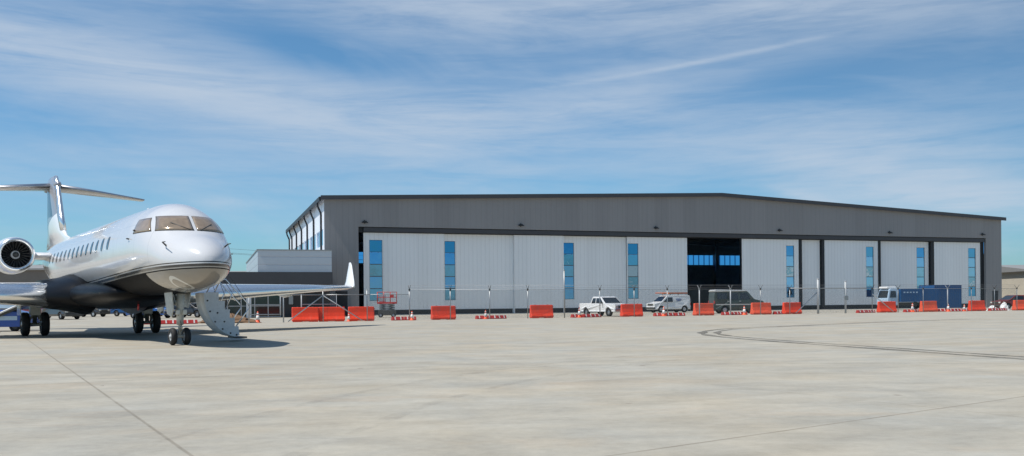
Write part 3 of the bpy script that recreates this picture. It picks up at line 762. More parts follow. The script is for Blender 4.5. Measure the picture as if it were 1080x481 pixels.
# ------------------------------------------------------------------ soil heap, sandbags
def heap(name,loc,rx,ry,h,mat,label,cat,seed):
    rnd=random.Random(seed); n=18; rings=[]
    vs=[];fs=[]
    for i in range(9):
        for k in range(n):
            a=2*PI*k/n; t=i/8; r=(1-t)*(1+.18*rnd.uniform(-1,1)); 
            vs.append((rx*r*math.cos(a),ry*r*math.sin(a),h*(math.sin(t*PI/2)**1.2)*(1+.12*rnd.uniform(-1,1)) if i else -.02))
    for i in range(8):
        for k in range(n): fs.append((i*n+k,i*n+(k+1)%n,(i+1)*n+(k+1)%n,(i+1)*n+k))
    m=MB().add(vs,fs); o=m.build(name,mat); o.location=loc; tag(o,label,cat); return o
heap('soil_heap',FW(-12.2,1.2),2.1,1.0,.62,'soil','heap of brown soil beside the annex behind the airstair','soil heap',3)
for i,(u,l) in enumerate(((59.0,'whitish rubble sack by the personnel door, left one'),(60.6,'large whitish rubble sack between the door post and dark red car'))):
    heap('rubble_sack',FW(u,1.1),.55,.4,.5 if i==0 else .8,'reflective_white',l,'sack',5+i)

# ------------------------------------------------------------------ background buildings, trees, power line
def shed(name,x0,x1,y0,y1,h,wall,label,ov=.3,openings=()):
    r=empty(name,((x0+x1)/2,(y0+y1)/2,0),0,label,'building')
    a,b=(x1-x0)/2,(y1-y0)/2
    m=MB(); m.box(-a,a,-b,b,0,h); m.build('wall',wall,r)
    m=MB(); m.extr([(-b-ov,h),(-b-ov,h+.25),(0,h+1.2),(b+ov,h+.25),(b+ov,h)],lambda x,z:a+ov)
    o=m.build('roof','roof_grey',r); o.rotation_euler=(0,0,PI/2)
    for (u0,u1,z0,z1,mt) in openings:
        m=MB(); m.box(u0,u1,-b-.05,-b-.004,z0,z1); m.build('opening',mt,r)
    return r
shed('distant_building',-97,-64,126,146,6.3,'taupe_wall','taupe flat building behind the jet engine and wing',.4,[(-14,-8,0,4,'frame_dark'),(-4,2,0,4,'frame_dark'),(7,12,1,3,'pale_blue_paint')])
shed('distant_building',-72,-20,205,222,8.0,'tan_wall','long tan building on the far horizon behind the fuselage',.4,[(-20,-16,0,4,'frame_dark'),(-10,-6,0,4,'frame_dark'),(2,6,0,4,'frame_dark'),(12,16,0,4,'frame_dark')])
rb=shed('distant_building',71,100,124,142,4.9,'tan_wall','tan low building right of the hangar with a grey roof',.5,[(3.6,6.0,0,4.2,'dark_wall'),(9,12,0,3.2,'frame_dark')])
m=MB(); m.box(3.5,5.0,-4,-2.6,6.2,6.9); m.lathe([(6.9,.5),(7.2,.5),(7.2,.001)],'Z',(4.2,-3.3,0),12); m.build('roof_unit','galvanised',rb)
def tree(x,y,h,label,seed):
    rnd=random.Random(seed); r=empty('distant_tree',(x,y,0),0,label,'tree','trees on the far horizon')
    m=MB(); m.tube([(0,0,0),(.1,0,h*.4),(.0,.1,h*.75)],[.28,.2,.08],6)
    for k in range(5):
        a=rnd.uniform(0,6.28); m.tube([(0,0,h*.35),(math.cos(a)*h*.25,math.sin(a)*h*.25,h*.7)],[.12,.04],5)
    m.build('trunk','bark',r)
    m=MB()
    for k in range(1500):
        a=rnd.uniform(0,6.28); b=math.acos(rnd.uniform(-1,1)); q=rnd.uniform(.55,1)*(1+.25*math.sin(3*a+seed)+.2*math.sin(5*b))
        c=Vector((math.cos(a)*math.sin(b)*h*.36*q,math.sin(a)*math.sin(b)*h*.36*q,h*.66+math.cos(b)*h*.34*q))
        d=Vector([rnd.uniform(-1,1) for _ in range(3)]).normalized()*.28; e=d.cross(Vector([rnd.uniform(-1,1) for _ in range(3)])).normalized()*.2
        m.add([c-d,c-e,c+d,c+e],[(0,1,2,3)])
    m.build('crown','leaf',r)
for i,(x,y,h,l) in enumerate(((-100,190,9,'bushy green tree at the far left behind the engine'),(-84,196,7.5,'rounder green tree right of the far left tree, behind the wing'),(124,196,7,'low green tree beyond the right-hand tan building'))): tree(x,y,h,l,i+2)
pl=empty('utility_pole',(-47.5,150,0),0,'wooden utility pole with crossarm beyond the annex, right of the jet nose','utility pole')
m=MB(); m.tube([(0,0,0),(0,0,10.5)],[.17,.11],8); m.build('pole','wood_pole',pl)
m=MB(); m.box(-1.1,1.1,-.06,.06,9.6,9.75); m.build('crossarm','wood_pole',pl)
m=MB()
for dx,z in ((-1,9.85),(0,10.6),(1,9.85)):
    for e in (-90,60):
        pts=[(dx+e*t/8.,-(e/8.*t)*.15,z-1.6*math.sin(PI*t/8.)) for t in range(9)]; m.tube(pts,.018,4)
m.build('wire','gear_dark',pl)

# ------------------------------------------------------------------ THE JET   (local x aft, y starboard, z up; origin under the nose wheels)
pa=.6106
jet=empty('business_jet',(-10.08,27.29,0),PI/2+pa,'white twin-engine business jet with black belly, T-tail and winglets, door stair down','aeroplane')
ST=[ # s, top, bottom, half width, width-line height
 (0.0,2.38,2.36,.010,2.37),(.05,2.54,2.20,.18,2.37),(.18,2.70,2.05,.35,2.37),(.45,2.89,1.88,.58,2.39),(.9,3.10,1.74,.81,2.43),(1.35,3.27,1.66,.99,2.50),
 (1.6,3.42,1.63,1.055,2.57),(1.9,3.66,1.60,1.125,2.66),(2.25,3.91,1.58,1.19,2.75),(2.7,4.13,1.56,1.25,2.82),(3.3,4.28,1.55,1.30,2.88),(4.2,4.34,1.54,1.335,2.92),
 (8,4.36,1.54,1.35,2.93),(14,4.36,1.54,1.35,2.93),(18.5,4.36,1.60,1.37,2.95),(20.5,4.34,1.85,1.32,3.05),(22.5,4.28,2.25,1.15,3.2),(24.5,4.20,2.70,.92,3.4),(26.5,4.05,3.12,.62,3.56),(28.2,3.90,3.42,.30,3.65),(29.0,3.80,3.58,.06,3.68)]
def interp(s,j):
    n=len(ST)
    if s<=ST[0][0]: return ST[0][j]
    if s>=ST[-1][0]: return ST[-1][j]
    for i in range(n-1):
        if ST[i][0]<=s<=ST[i+1][0]: break
    x0,x1=ST[i][0],ST[i+1][0]; y0,y1=ST[i][j],ST[i+1][j]
    d=(y1-y0)/(x1-x0)
    def sl(k):
        if k<=0 or k>=n-1: return d
        a=(ST[k][j]-ST[k-1][j])/(ST[k][0]-ST[k-1][0]); b=(ST[k+1][j]-ST[k][j])/(ST[k+1][0]-ST[k][0])
        if a*b<=0: return 0
        return 2*a*b/(a+b)
    m0,m1=sl(i),sl(i+1); h=x1-x0; t=(s-x0)/h
    return (2*t**3-3*t**2+1)*y0+(t**3-2*t**2+t)*h*m0+(-2*t**3+3*t**2)*y1+(t**3-t**2)*h*m1
def fpt(s,t,off=0.):
    top,bot,hw,zc=[interp(s,j) for j in (1,2,3,4)]
    y=hw*math.cos(t); z=zc+((top-zc) if math.sin(t)>=0 else (zc-bot))*math.sin(t)
    p=Vector((s-3.3,y,z))
    if off:
        e=.01; a=fpt(s+e,t)-fpt(s-e,t); b=fpt(s,t+e)-fpt(s,t-e)
        n=a.cross(b); n.normalize()
        if n.dot(Vector((0 if s>3 else -.3,math.cos(t),math.sin(t))))<0: n=-n
        p=p+n*off
    return p
ss=[0,.02,.05,.1,.18,.3,.45,.65]+[.9+i*.13 for i in range(22)]+[3.8+.35*i for i in range(45)]+[19.6+.4*i for i in range(23)]+[29.0]
m=MB(); NT_=56
m.rings([[fpt(s,2*PI*k/NT_) for k in range(NT_)] for s in ss],True,True)
fus=m.build('fuselage','jet_paint',jet)
def patch(name,mat,corners,off,n1=8,n2=6,parent=jet,th=.02):
    """corners: (s,t deg) ib, ob, ot, it"""
    vs=[];fs=[]
    for layer in (off,off-th):
        for i in range(n1+1):
            for j in range(n2+1):
                a=i/n1;b=j/n2
                s=(corners[0][0]*(1-a)+corners[1][0]*a)*(1-b)+(corners[3][0]*(1-a)+corners[2][0]*a)*b
                t=(corners[0][1]*(1-a)+corners[1][1]*a)*(1-b)+(corners[3][1]*(1-a)+corners[2][1]*a)*b
                vs.append(fpt(s,R(t),layer))
    q=(n1+1)*(n2+1)
    for i in range(n1):
        for j in range(n2):
            k=i*(n2+1)+j; fs.append((k,k+1,k+n2+2,k+n2+1)); fs.append((q+k,q+k+n2+1,q+k+n2+2,q+k+1))
    edge=[i*(n2+1) for i in range(n1+1)]+[n1*(n2+1)+j for j in range(1,n2+1)]+[i*(n2+1)+n2 for i in range(n1-1,-1,-1)]+[j for j in range(n2-1,0,-1)]
    for a,b in zip(edge,edge[1:]+edge[:1]): fs.append((a,b,b+q,a+q))
    m=MB().add(vs,fs,True); return m.build(name,mat,parent)
def tz(s_,z):
    top,bot,hw,zc=[interp(s_,j) for j in (1,2,3,4)]
    q=max(-1,min(1,(z-zc)/((top-zc) if z>zc else (zc-bot))))
    return math.asin(q)
def s_at(y,z):          # station where the skin passes through (y,z)
    lo,hi=.05,4.5
    for _ in range(40):
        mid=(lo+hi)/2
        top=interp(mid,1)
        yy=-1 if top<z else interp(mid,3)*math.cos(tz(mid,z))
        if yy<y: lo=mid
        else: hi=mid
    return (lo+hi)/2
def zpatch(name,mat,z0,z1,e0,e1,sg,off,front,parent,n1=10,n2=6,th=.02):
    """glass between heights z0..z1; edges e0/e1=(value at bottom, value at top): y for the front panes, station for the side panes"""
    vs=[];fs=[]
    for layer in (off,off-th):
        for i in range(n1+1):
            for j in range(n2+1):
                z=z0+(z1-z0)*j/n2; b=j/n2; a=i/n1
                q=(e0[0]*(1-b)+e0[1]*b)*(1-a)+(e1[0]*(1-b)+e1[1]*b)*a
                st=s_at(q,z) if front else q
                t=tz(st,z); p=fpt(st,t,layer); vs.append((p.x,sg*p.y,p.z))
    q=(n1+1)*(n2+1)
    for i in range(n1):
        for j in range(n2):
            k=i*(n2+1)+j; fs.append((k,k+1,k+n2+2,k+n2+1)); fs.append((q+k,q+k+n2+1,q+k+n2+2,q+k+1))
    edge=[i*(n2+1) for i in range(n1+1)]+[n1*(n2+1)+j for j in range(1,n2+1)]+[i*(n2+1)+n2 for i in range(n1-1,-1,-1)]+[j for j in range(n2-1,0,-1)]
    for a_,b_ in zip(edge,edge[1:]+edge[:1]): fs.append((a_,b_,b_+q,a_+q))
    return MB().add(vs,fs,True).build(name,mat,parent)
ZB,ZT=3.35,3.79
sb=s_at(1.0,ZB); st_=s_at(.84,ZT)
for sg in (1,-1):
    f=zpatch('windscreen_frame','gear_dark',ZB-.014,ZT+.014,(.042,.042),(.97,.815),sg,.008,True,jet)
    zpatch('windscreen','cockpit_glass',ZB,ZT,(.055,.055),(.955,.80),sg,.014,True,f)
    f=zpatch('side_window_frame','gear_dark',ZB-.014,ZT-.016,(sb+.06,st_+.085),(sb+1.37,st_+.96),sg,.008,False,jet)
    zpatch('cockpit_side_window','cockpit_glass',ZB+.0,ZT-.03,(sb+.08,st_+.10),(sb+1.34,st_+.94),sg,.014,False,f)
# cabin windows
for sg in (1,-1):
    for k in range(14):
        x=3.55+k*.94
        s=x+3.3
        if sg<0 and s<6.5: continue
        rings=[];n=16
        vs=[]
        for layer in (.008,-.02):
            for i in range(n):
                a=2*PI*i/n; cx=math.copysign(abs(math.cos(a))**.7,math.cos(a))*.15; cz=math.copysign(abs(math.sin(a))**.7,math.sin(a))*.21
                t=R(13.5)+cz/1.34; t=t if sg>0 else PI-t
                vs.append(fpt(s+cx,t,layer))
        m=MB().add(vs,[tuple(range(n)),tuple(range(n,2*n))[::-1]]+[(i,(i+1)%n,(i+1)%n+n,i+n) for i in range(n)])
        m.build('cabin_window','dark_glass',jet)
# belly fairing
def fair(x):
    t=(x-4.2)/(15.8-4.2); t=min(max(t,0),1); e=math.sin(PI*t)**.42 if 0<t<1 else 0
    return e
m=MB(); rings=[]
for i in range(33):
    x=4.2+i*(11.6/32); e=fair(x); hw=.55+1.12*e; zt=1.75+.42*e; zb=1.58-.50*e
    rings.append([(x,hw*math.copysign(abs(math.cos(a))**.8,math.cos(a)),(zt+zb)/2+(zt-zb)/2*math.copysign(abs(math.sin(a))**.8,math.sin(a))) for a in [2*PI*k/32 for k in range(32)]])
m.rings(rings,True,True); m.build('belly_fairing','black_paint',jet)
# wings
AF=[(1,0),(.85,.035),(.65,.068),(.45,.085),(.28,.082),(.14,.066),(.06,.045),(.015,.022),(0,0),(.015,-.018),(.06,-.03),(.14,-.04),(.28,-.048),(.45,-.046),(.65,-.032),(.85,-.014)]
def surf(m,secs,nv=None,smooth=True,clipc=None):
    rings=[]
    for (p,c,th,n) in secs:
        p=Vector(p);n=Vector(n).normalized()
        pts=AF if clipc is None else clipc
        rings.append([p+Vector((c*a,0,0))+n*(c*b*th) for a,b in pts])
    m.rings(rings,True,smooth)
AFL=[(.13,.064),(.10,.057),(.06,.045),(.03,.032),(.015,.022),(0,0),(.015,-.018),(.03,-.024),(.06,-.03),(.10,-.036),(.13,-.039)]
for sg in (1,-1):
    def zed(y): return 1.50+.049*(abs(y)-1.2)
    W=[((8.6,sg*1.0,1.46),7.4,1.15,(0,0,1)),((9.6,sg*2.2,1.54),6.2,1.2,(0,0,1)),((11.7,sg*5.6,1.71),4.0,1.35,(0,0,1)),((14.3,sg*9.8,1.92),2.7,1.25,(0,0,1)),((16.4,sg*13.1,2.06),1.62,1.1,(0,0,1)),((16.75,sg*13.5,2.10),1.5,1.0,(0,sg*-.3,1))]
    m=MB(); surf(m,W); w=m.build('wing','white_paint',jet)
    m=MB(); surf(m,[((p[0]-.06,p[1],p[2]+.0),c*1.012,th*1.16,n) for p,c,th,n in W[1:5]],clipc=AFL); m.build('leading_edge','bare_metal',w)
    WL=[((16.75,sg*13.5,2.10),1.5,1.0,(0,sg*-.3,1)),((16.95,sg*13.72,2.2),1.38,.9,(0,-sg,.7)),((17.3,sg*13.86,2.45),1.12,.8,(0,-sg,.25)),((18.1,sg*14.10,3.35),.44,.7,(0,-sg,.2)),((18.3,sg*14.13,3.52),.24,.5,(0,-sg,.2))]
    m=MB(); surf(m,WL); m.build('winglet','white_paint',w)
    # root fairing, black glove
    m=MB(); surf(m,[((7.6,sg*.9,1.50),8.2,1.6,(0,0,1)),((8.8,sg*1.6,1.52),7.0,1.4,(0,0,1)),((9.55,sg*2.3,1.545),6.25,1.30,(0,0,1))],clipc=None); m.build('wing_root_glove','black_paint',w)
    # flap track fairings
    for y,x in ((3.9,15.2),(6.6,15.4),(9.4,16.3)):
        m=MB(); z=zed(y)-.12; m.tube([(x-1.6,sg*y,z+.02),(x-1.1,sg*y,z-.09),(x-.2,sg*y,z-.12),(x+.6,sg*y,z-.04),(x+.9,sg*y,z+.02)],[.02,.09,.12,.08,.01],8); m.build('flap_track_fairing','white_paint',w)
    m=MB(); m.tube([(16.8,sg*13.55,2.12),(16.7,sg*13.6,2.13)],.05,6); m.build('wingtip_light','lamp_lens',w)
# fin
m=MB()
FS=[((17.2,0,4.24),9.4,.05),((18.6,0,4.42),8.0,.09),((19.9,0,4.65),6.6,.28),((20.6,0,4.95),5.6,.6),((21.3,0,5.7),4.75,.8),((22.1,0,6.9),3.85,.85),((22.65,0,7.6),3.4,.85),((22.9,0,7.88),3.1,.6),((23.3,0,7.96),2.5,.15)]
surf(m,[(p,c,th,(0,1,0)) for p,c,th in FS]); fin=m.build('tail_fin','fin_paint',jet)
m=MB(); surf(m,[((p[0]-.02,p[1],p[2]),c,th*1.15,(0,1,0)) for p,c,th in FS[3:8]],clipc=AFL[2:-2]); m.build('fin_leading_edge','bare_metal',fin)
m=MB(); m.tube([(22.3,0,7.42),(22.6,0,7.42),(23.4,0,7.44),(26.0,0,7.5),(27.2,0,7.5)],[.02,.17,.22,.2,.04],12); m.build('tail_bullet','fin_paint',fin)
for sg in (1,-1):
    m=MB(); S=[((23.3,0,7.42),2.7,.9,(0,0,1)),((24.7,sg*2.5,7.34),1.9,.9,(0,0,1)),((26.2,sg*5.0,7.26),1.05,.8,(0,0,1))]
    surf(m,S); t=m.build('tailplane','white_paint',jet)
    m=MB(); surf(m,[((p[0]-.02,p[1],p[2]),c,th*1.12,n) for p,c,th,n in S],clipc=AFL); m.build('tailplane_leading_edge','dull_metal',t)
# engines
for sg in (1,-1):
    cx,cy,cz=15.4,sg*2.66,3.44; ks=.87
    out_=[(.0,.585),(-.03,.63),(.0,.68),(.10,.725),(.4,.765),(1.0,.80),(2.0,.80),(3.0,.72),(3.9,.58),(4.2,.52),(4.2,.48)]
    m=MB(); m.lathe([(a+cx,r) for a,r in out_[3:]],'X',(0,cy,cz),36); nac=m.build('engine_nacelle','white_paint',jet)
    m=MB(); m.lathe([(.45+cx,.565),(.2+cx,.56),(.05+cx,.565)]+[(a+cx,r) for a,r in out_[1:4]],'X',(0,cy,cz),36); m.build('intake_lip','bare_metal',nac)
    m=MB(); m.lathe([(.45+cx,.565),(.85+cx,.585),(.9+cx,.001)],'X',(0,cy,cz),36); m.build('intake_duct','nacelle_inner',nac)
    m=MB()
    for k in range(24):
        a=2*PI*k/24; da=.075
        def P(r,an,x): return (cx+x,cy+r*math.cos(an),cz+r*math.sin(an))
        m.add([P(.17,a-da*1.2,.48),P(.17,a+da*1.2,.66),P(.575,a+da*.62+.12,.62),P(.575,a-da*.62+.12,.52)],[(0,1,2,3)])
    m.build('fan_blades','fan_blade',nac)
    m=MB(); m.lathe([(.18+cx,.001),(.22+cx,.06),(.34+cx,.13),(.50+cx,.185),(.7+cx,.19)],'X',(0,cy,cz),20); m.build('spinner','gear_dark',nac)
    m=MB(); m.lathe([(.31+cx,.125),(.33+cx,.14),(.42+cx,.175),(.46+cx,.182)],'X',(0,cy,cz),20); m.build('spinner_ring','reflective_white',nac)
    m=MB(); m.lathe([(4.19+cx,.54),(4.3+cx,.30),(4.9+cx,.04),(4.95+cx,.001)],'X',(0,cy,cz),20); m.build('exhaust_cone','dull_metal',nac)
    m=MB(); surf(m,[((15.9,sg*1.0,3.42),3.8,.7,(0,0,1)),((16.2,sg*1.98,3.45),3.2,.7,(0,0,1))]); m.build('engine_pylon','white_paint',jet)
# landing gear
def bigwheel(x,y,r,w,parent,rimr=.5,mat='dull_metal'):
    m=MB(); m.lathe([(y-w/2+.01,r*rimr),(y-w/2,r*.8),(y-w/2+.035,r*.95),(y-w/2+.07,r),(y+w/2-.07,r),(y+w/2-.035,r*.95),(y+w/2,r*.8),(y+w/2-.01,r*rimr)],'Y',(x,0,r),28)
    t=m.build('tyre','rubber',parent)
    m=MB()
    for sg in (-1,1):
        yy=y+sg*w/2*.75
        m.lathe([(yy-sg*.02,r*(rimr+.02)),(yy,r*rimr*.95),(yy-sg*.05,r*rimr*.7),(yy-sg*.02,r*.25),(yy+sg*.03,r*.2),(yy+sg*.03,.001)],'Y',(x,0,r),20)
    m.build('rim',mat,t)
ng=MB(); ng.tube([(.02,0,.27),(-.10,0,.9),(-.18,0,1.75)],[.045,.05,.05],10); ng.tube([(-.05,0,.62),(-.18,0,1.75)],[.10,.12],10); ng.tube([(-.1,-.14,1.3),(-.12,.16,1.7)],.05,6); ng.tube([(-.1,.14,1.2),(-.12,-.16,1.7)],.05,6)
ng.tube([(0,-.22,.27),(0,.22,.27)],.05,8); ng.tube([(-.08,0,.95),(.75,0,1.72)],.045,6); ng.tube([(-.07,-.1,1.0),(-.1,.1,1.0)],.07,8)
ng.tube([(-.02,-.04,.42),(-.25,0,.55),(-.13,.02,.78)],.03,6)
ngo=ng.build('nose_gear_leg','gear_grey',jet)
m=MB(); m.box(-.28,-.12,-.16,-.04,.92,1.08); m.box(-.28,-.12,.04,.16,.92,1.08); m.build('taxi_light','lamp_lens',ngo,.03)
m=MB()
for k in range(6): m.tube([(-.2+.06*k,.09*(-1)**k,.9+.12*k),(-.12,.05,1.0+.1*k)],.015,5)
m.build('hydraulic_hose','gear_dark',ngo)
for y in (-.2,.2): bigwheel(0,y,.265,.175,jet,.55,'post_white')
for sg in (-1,1):
    pd=[(-.40,.30,1.62),(.45,.30,1.62),(.38,.24,.95),(-.05,.22,.86),(-.36,.25,1.1)]
    if sg<0: pd=[(-.1,.30,1.62),(.55,.30,1.62),(.50,.27,1.15),(.0,.26,1.12)]
    k=len(pd); m=MB(); m.add([(x,sg*y,z) for x,y,z in pd]+[(x,sg*(y+.03),z) for x,y,z in pd],[tuple(range(k)),tuple(range(k,2*k))[::-1]]+[(i,(i+1)%k,(i+1)%k+k,i+k) for i in range(k)])
    m.build('nose_gear_door','gear_grey',jet)
GX=13.7
for sg in (-1,1):
    yc=sg*2.2
    m=MB(); m.tube([(GX,yc,.46),(GX-.05,yc,1.0),(GX-.1,yc,1.75)],[.07,.09,.11],10); m.tube([(GX,yc-.4,.47),(GX,yc+.4,.47)],.07,8)
    m.tube([(GX-.04,yc,1.05),(GX,yc-sg*.9,1.65)],.05,8); m.tube([(GX+.12,yc,.55),(GX+.38,yc,.85),(GX+.05,yc,1.15)],.05,6); m.box(GX-.26,GX+.24,yc-.19,yc+.19,.85,1.6); m.tube([(GX-.15,yc-.2,1.3),(GX-.1,yc+.22,.65)],.06,6); m.tube([(GX-.15,yc+.2,1.3),(GX-.1,yc-.22,.65)],.06,6)
    mg=m.build('main_gear_leg','gear_grey',jet)
    m=MB()
    for k in range(5): m.tube([(GX-.16,yc-.1+.05*k,.5),(GX-.22,yc-.08+.04*k,1.6)],.014,5)
    m.build('brake_hose','gear_dark',mg)
    for dy in (-.36,.36): bigwheel(GX,yc+dy,.485,.30,jet,.5)
    m=MB(); m.box(GX-.5,GX+.5,yc+sg*.56,yc+sg*.60,.85,1.72); m.build('main_gear_door','white_paint',jet)
# antennas, probes
for s,t,l in ((1.35,30,.3),(1.0,142,.24),(3.4,22,.14),(3.9,12,.12)):
    p=fpt(s,R(t)); q=fpt(s,R(t),l*.5); m=MB(); m.tube([p,q,q+Vector((-l,0,0))],[.025,.02,.012],6); m.build('pitot_probe','gear_dark',jet)
for x,zt in ((3.5,.32),(9.0,.28)):
    m=MB(); m.add([(x,-.012,4.17),(x+.38,-.012,4.17),(x+.42,-.006,4.17+zt),(x+.22,-.006,4.17+zt),(x,.012,4.17),(x+.38,.012,4.17),(x+.42,.006,4.17+zt),(x+.22,.006,4.17+zt)],[(0,1,2,3),(7,6,5,4),(0,4,5,1),(1,5,6,2),(2,6,7,3),(3,7,4,0)])
    m.build('blade_antenna','white_paint',jet)
for x in (5.3,):
    m=MB(); m.tube([(x,0,1.27),(x+.05,0,1.05)],.03,6); m.build('belly_beacon','red_paint',jet)
# wipers
for sg in (1,-1):
    a=fpt(1.5,R(90-sg*8),.02); b=fpt(1.95,R(90-sg*30),.03); m=MB(); m.tube([a,b],.012,5); m.build('wiper','gear_dark',jet)
# airstair : hinged on the port (y<0) side, treads face up
x0,x1=1.45,2.35
m=MB()
def arcpt(t,r=1.62,cy=-2.78,cz=1.80):    # door skin arc from sill to foot
    a=R(182+ t*88); return (cy-r*math.cos(a)*1.0, cz+r*math.sin(a)*1.0)
pts=[]
N_=14
outer=[(-1.22-0.02*0+ -1.18*((k/N_)**1.15)*1.0 -0.0, 0) for k in range(N_+1)]
outer=[]
for k in range(N_+1):
    t=k/N_; a=t*R(80)
    outer.append((-1.14-1.30*(1-math.cos(a))*.92, 1.60-1.46*math.sin(a)))
inner=[(y-.06*0-.0,z) for y,z in outer]
# door skin
vs=[];fs=[]
for (y,z) in outer: vs+=[(x0,y,z),(x1,y,z)]
for (y,z),(k) in zip(outer,range(len(outer))):
    t=k/N_; a=t*R(80); vs+=[(x0,y-.07*math.cos(a)*1,z+.07*math.sin(a)),(x1,y-.07*math.cos(a),z+.07*math.sin(a))]
n=len(outer)
for k in range(n-1):
    fs+=[(2*k,2*k+1,2*k+3,2*k+2),(2*n+2*k,2*n+2*k+2,2*n+2*k+3,2*n+2*k+1),(2*k,2*k+2,2*n+2*k+2,2*n+2*k),(2*k+1,2*n+2*k+1,2*n+2*k+3,2*k+3)]
m=MB().add(vs,fs,True); stair=m.build('airstair_door','stair_grey',jet)
# side stringers: stepped inner edge, curved outer edge
steps=[(-1.26,1.62),(-1.62,1.62),(-1.62,1.34),(-1.82,1.34),(-1.82,1.06),(-1.98,1.06),(-1.98,.78),(-2.14,.78),(-2.14,.50),(-2.26,.50),(-2.30,.20)]
for x in (x0-.03,x1):
    poly=[(y,z) for y,z in outer]+steps[::-1]; k=len(poly)
    A=[(x,y,z) for y,z in poly]; B=[(x+.03,y,z) for y,z in poly]
    m=MB().add(A+B,[tuple(range(k)),tuple(range(k,2*k))[::-1]]+[(i,(i+1)%k,(i+1)%k+k,i+k) for i in range(k)]); m.build('stringer','stair_grey',stair)
for (y,z) in ((-1.62,1.60),(-1.82,1.32),(-1.98,1.04),(-2.14,.76),(-2.26,.48)):
    m=MB(); m.box(x0,x1,y-.02,y+.22,z-.03,z); m.build('tread','dull_metal',stair)
m=MB()
for (y,z) in ((-1.26,1.35),(-1.34,1.0),(-1.50,.66),(-1.74,.42),(-2.0,.28),(-2.2,.22),(-1.58,.95),(-1.8,.66)):
    m.lathe([(x0-.045,.001),(x0-.045,.028),(x0-.03,.03)],'X',(0,y,z),8)
m.build('bolt','gear_dark',stair)
m=MB(); m.box(x0,x1,-2.56,-2.2,.10,.15); m.build('foot_plate','gear_dark',stair)
for x in (x0+.02,x1-.02):
    m=MB(); m.tube([(x,-1.50,1.62),(x,-1.7,2.02),(x,-1.86,2.05),(x,-2.62,1.22),(x,-2.64,1.08),(x,-2.20,.5)],.022,8); m.tube([(x,-1.86,1.06),(x,-2.14,1.74)],.018,6)
    m.build('handrail','bare_metal',stair)
    m=MB(); m.tube([(x,-1.30,3.2),(x,-2.6,1.25)],.008,5); m.tube([(x,-1.32,2.9),(x,-2.1,.8)],.008,5); m.build('support_cable','gear_dark',stair)
# open doorway in the port flank
f=patch('door_opening','frame_dark',[(x0+3.3,180+30),(x1+3.3,180+30),(x1+3.3,180-35),(x0+3.3,180-35)],.012,6,12)

# ------------------------------------------------------------------ belt loader, chocks
bl=empty('belt_loader',(-25.6,44.6,0),.16,'bright blue belt loader with a white edged conveyor behind the left main wheels','belt loader')
m=MB(); m.extr([(-3.4,.22),(-3.4,.98),(-2.6,1.10),(.9,1.04),(1.7,.86),(1.9,.22)],lambda x,z:.8); m.build('chassis','bright_blue_paint',bl,.04)
for x in (-2.4,1.15):
    for sg in (-1,1): wheel(bl,x,sg*.66,.24,.22,'gear_dark')
m=MB(); m.extr([(-.2,.55),(1.75,1.42),(1.75,1.27),(-.2,.40)],lambda x,z:.36,y0=-.55); m.build('conveyor','gear_dark',bl)
for y in (-.95,-.15):
    m=MB(); m.tube([(-.2,y,.55),(1.78,y,1.45)],.05,6); m.build('conveyor_rail','frame_white',bl)
m=MB(); m.box(-1.2,-.6,-.75,-.25,1.0,1.15); m.box(-1.3,-1.15,-.75,-.25,1.1,1.6); m.build('seat','gear_dark',bl,.04)
m=MB(); m.add([(-.1,-.78,1.05),(-.1,-.2,1.05),(-.45,-.2,1.62),(-.45,-.78,1.62),(-.06,-.78,1.05),(-.06,-.2,1.05),(-.41,-.2,1.62),(-.41,-.78,1.62)],[(0,1,2,3),(7,6,5,4),(0,4,5,1),(1,5,6,2),(2,6,7,3),(3,7,4,0)]); m.build('windshield','dark_glass',bl)
m=MB(); m.box(-.2,1.3,-.812,-.80,.55,.75); m.build('stripe','pale_blue_paint',bl)
m=MB(); m.extr([(-.14,0),(-.05,.13),(.05,.13),(.14,0)],lambda x,z:.55); o=m.build('wheel_chock','chock_yellow',None,.01); o.location=(-24.3,41.6,0); o.rotation_euler=(0,0,1.9); tag(o,'long yellow brown wheel chock on the apron in front of the blue belt loader','wheel chock')

# ------------------------------------------------------------------ light and sky
SUN_D=Vector((-.92*.50,-.39*.50,.866)).normalized()
EL=math.asin(SUN_D.z)
sun=bpy.data.lights.new('sun','SUN'); sun.energy=3.6; sun.angle=R(.53); sun.color=(1.,.96,.90)
so=bpy.data.objects.new('sun',sun); col.objects.link(so); so.rotation_euler=SUN_D.to_track_quat('Z','Y').to_euler()
so.location=(0,0,50)
w=bpy.data.worlds.new('World'); scn.world=w; w.use_nodes=True; nt=w.node_tree; nt.nodes.clear(); N=NT(nt)
sky=N.n('ShaderNodeTexSky',sky_type='NISHITA'); sky.sun_disc=False; sky.sun_elevation=EL; sky.sun_rotation=math.atan2(SUN_D.x,SUN_D.y)
sky.altitude=50; sky.air_density=1.; sky.dust_density=.6; sky.ozone_density=1.6
tc=N.n('ShaderNodeTexCoord').outputs['Generated']; s=N.sep(tc)
az=N.math('MULTIPLY',N.math('ARCTAN2',s[0],s[1]),180/PI); el=N.math('MULTIPLY',N.math('ARCSINE',s[2]),180/PI)
def blob(a0,e0,la,le,ang,amp):
    ca,sa=math.cos(R(ang)),math.sin(R(ang))
    da=N.math('SUBTRACT',az,a0); de=N.math('SUBTRACT',el,e0)
    p=N.math('DIVIDE',N.math('ADD',N.math('MULTIPLY',da,ca),N.math('MULTIPLY',de,sa)),la)
    q=N.math('DIVIDE',N.math('SUBTRACT',N.math('MULTIPLY',de,ca),N.math('MULTIPLY',da,sa)),le)
    r=N.math('ADD',N.math('MULTIPLY',p,p),N.math('MULTIPLY',q,q))
    return N.math('MULTIPLY',N.math('EXPONENT',N.math('MULTIPLY',r,-1.)),amp)
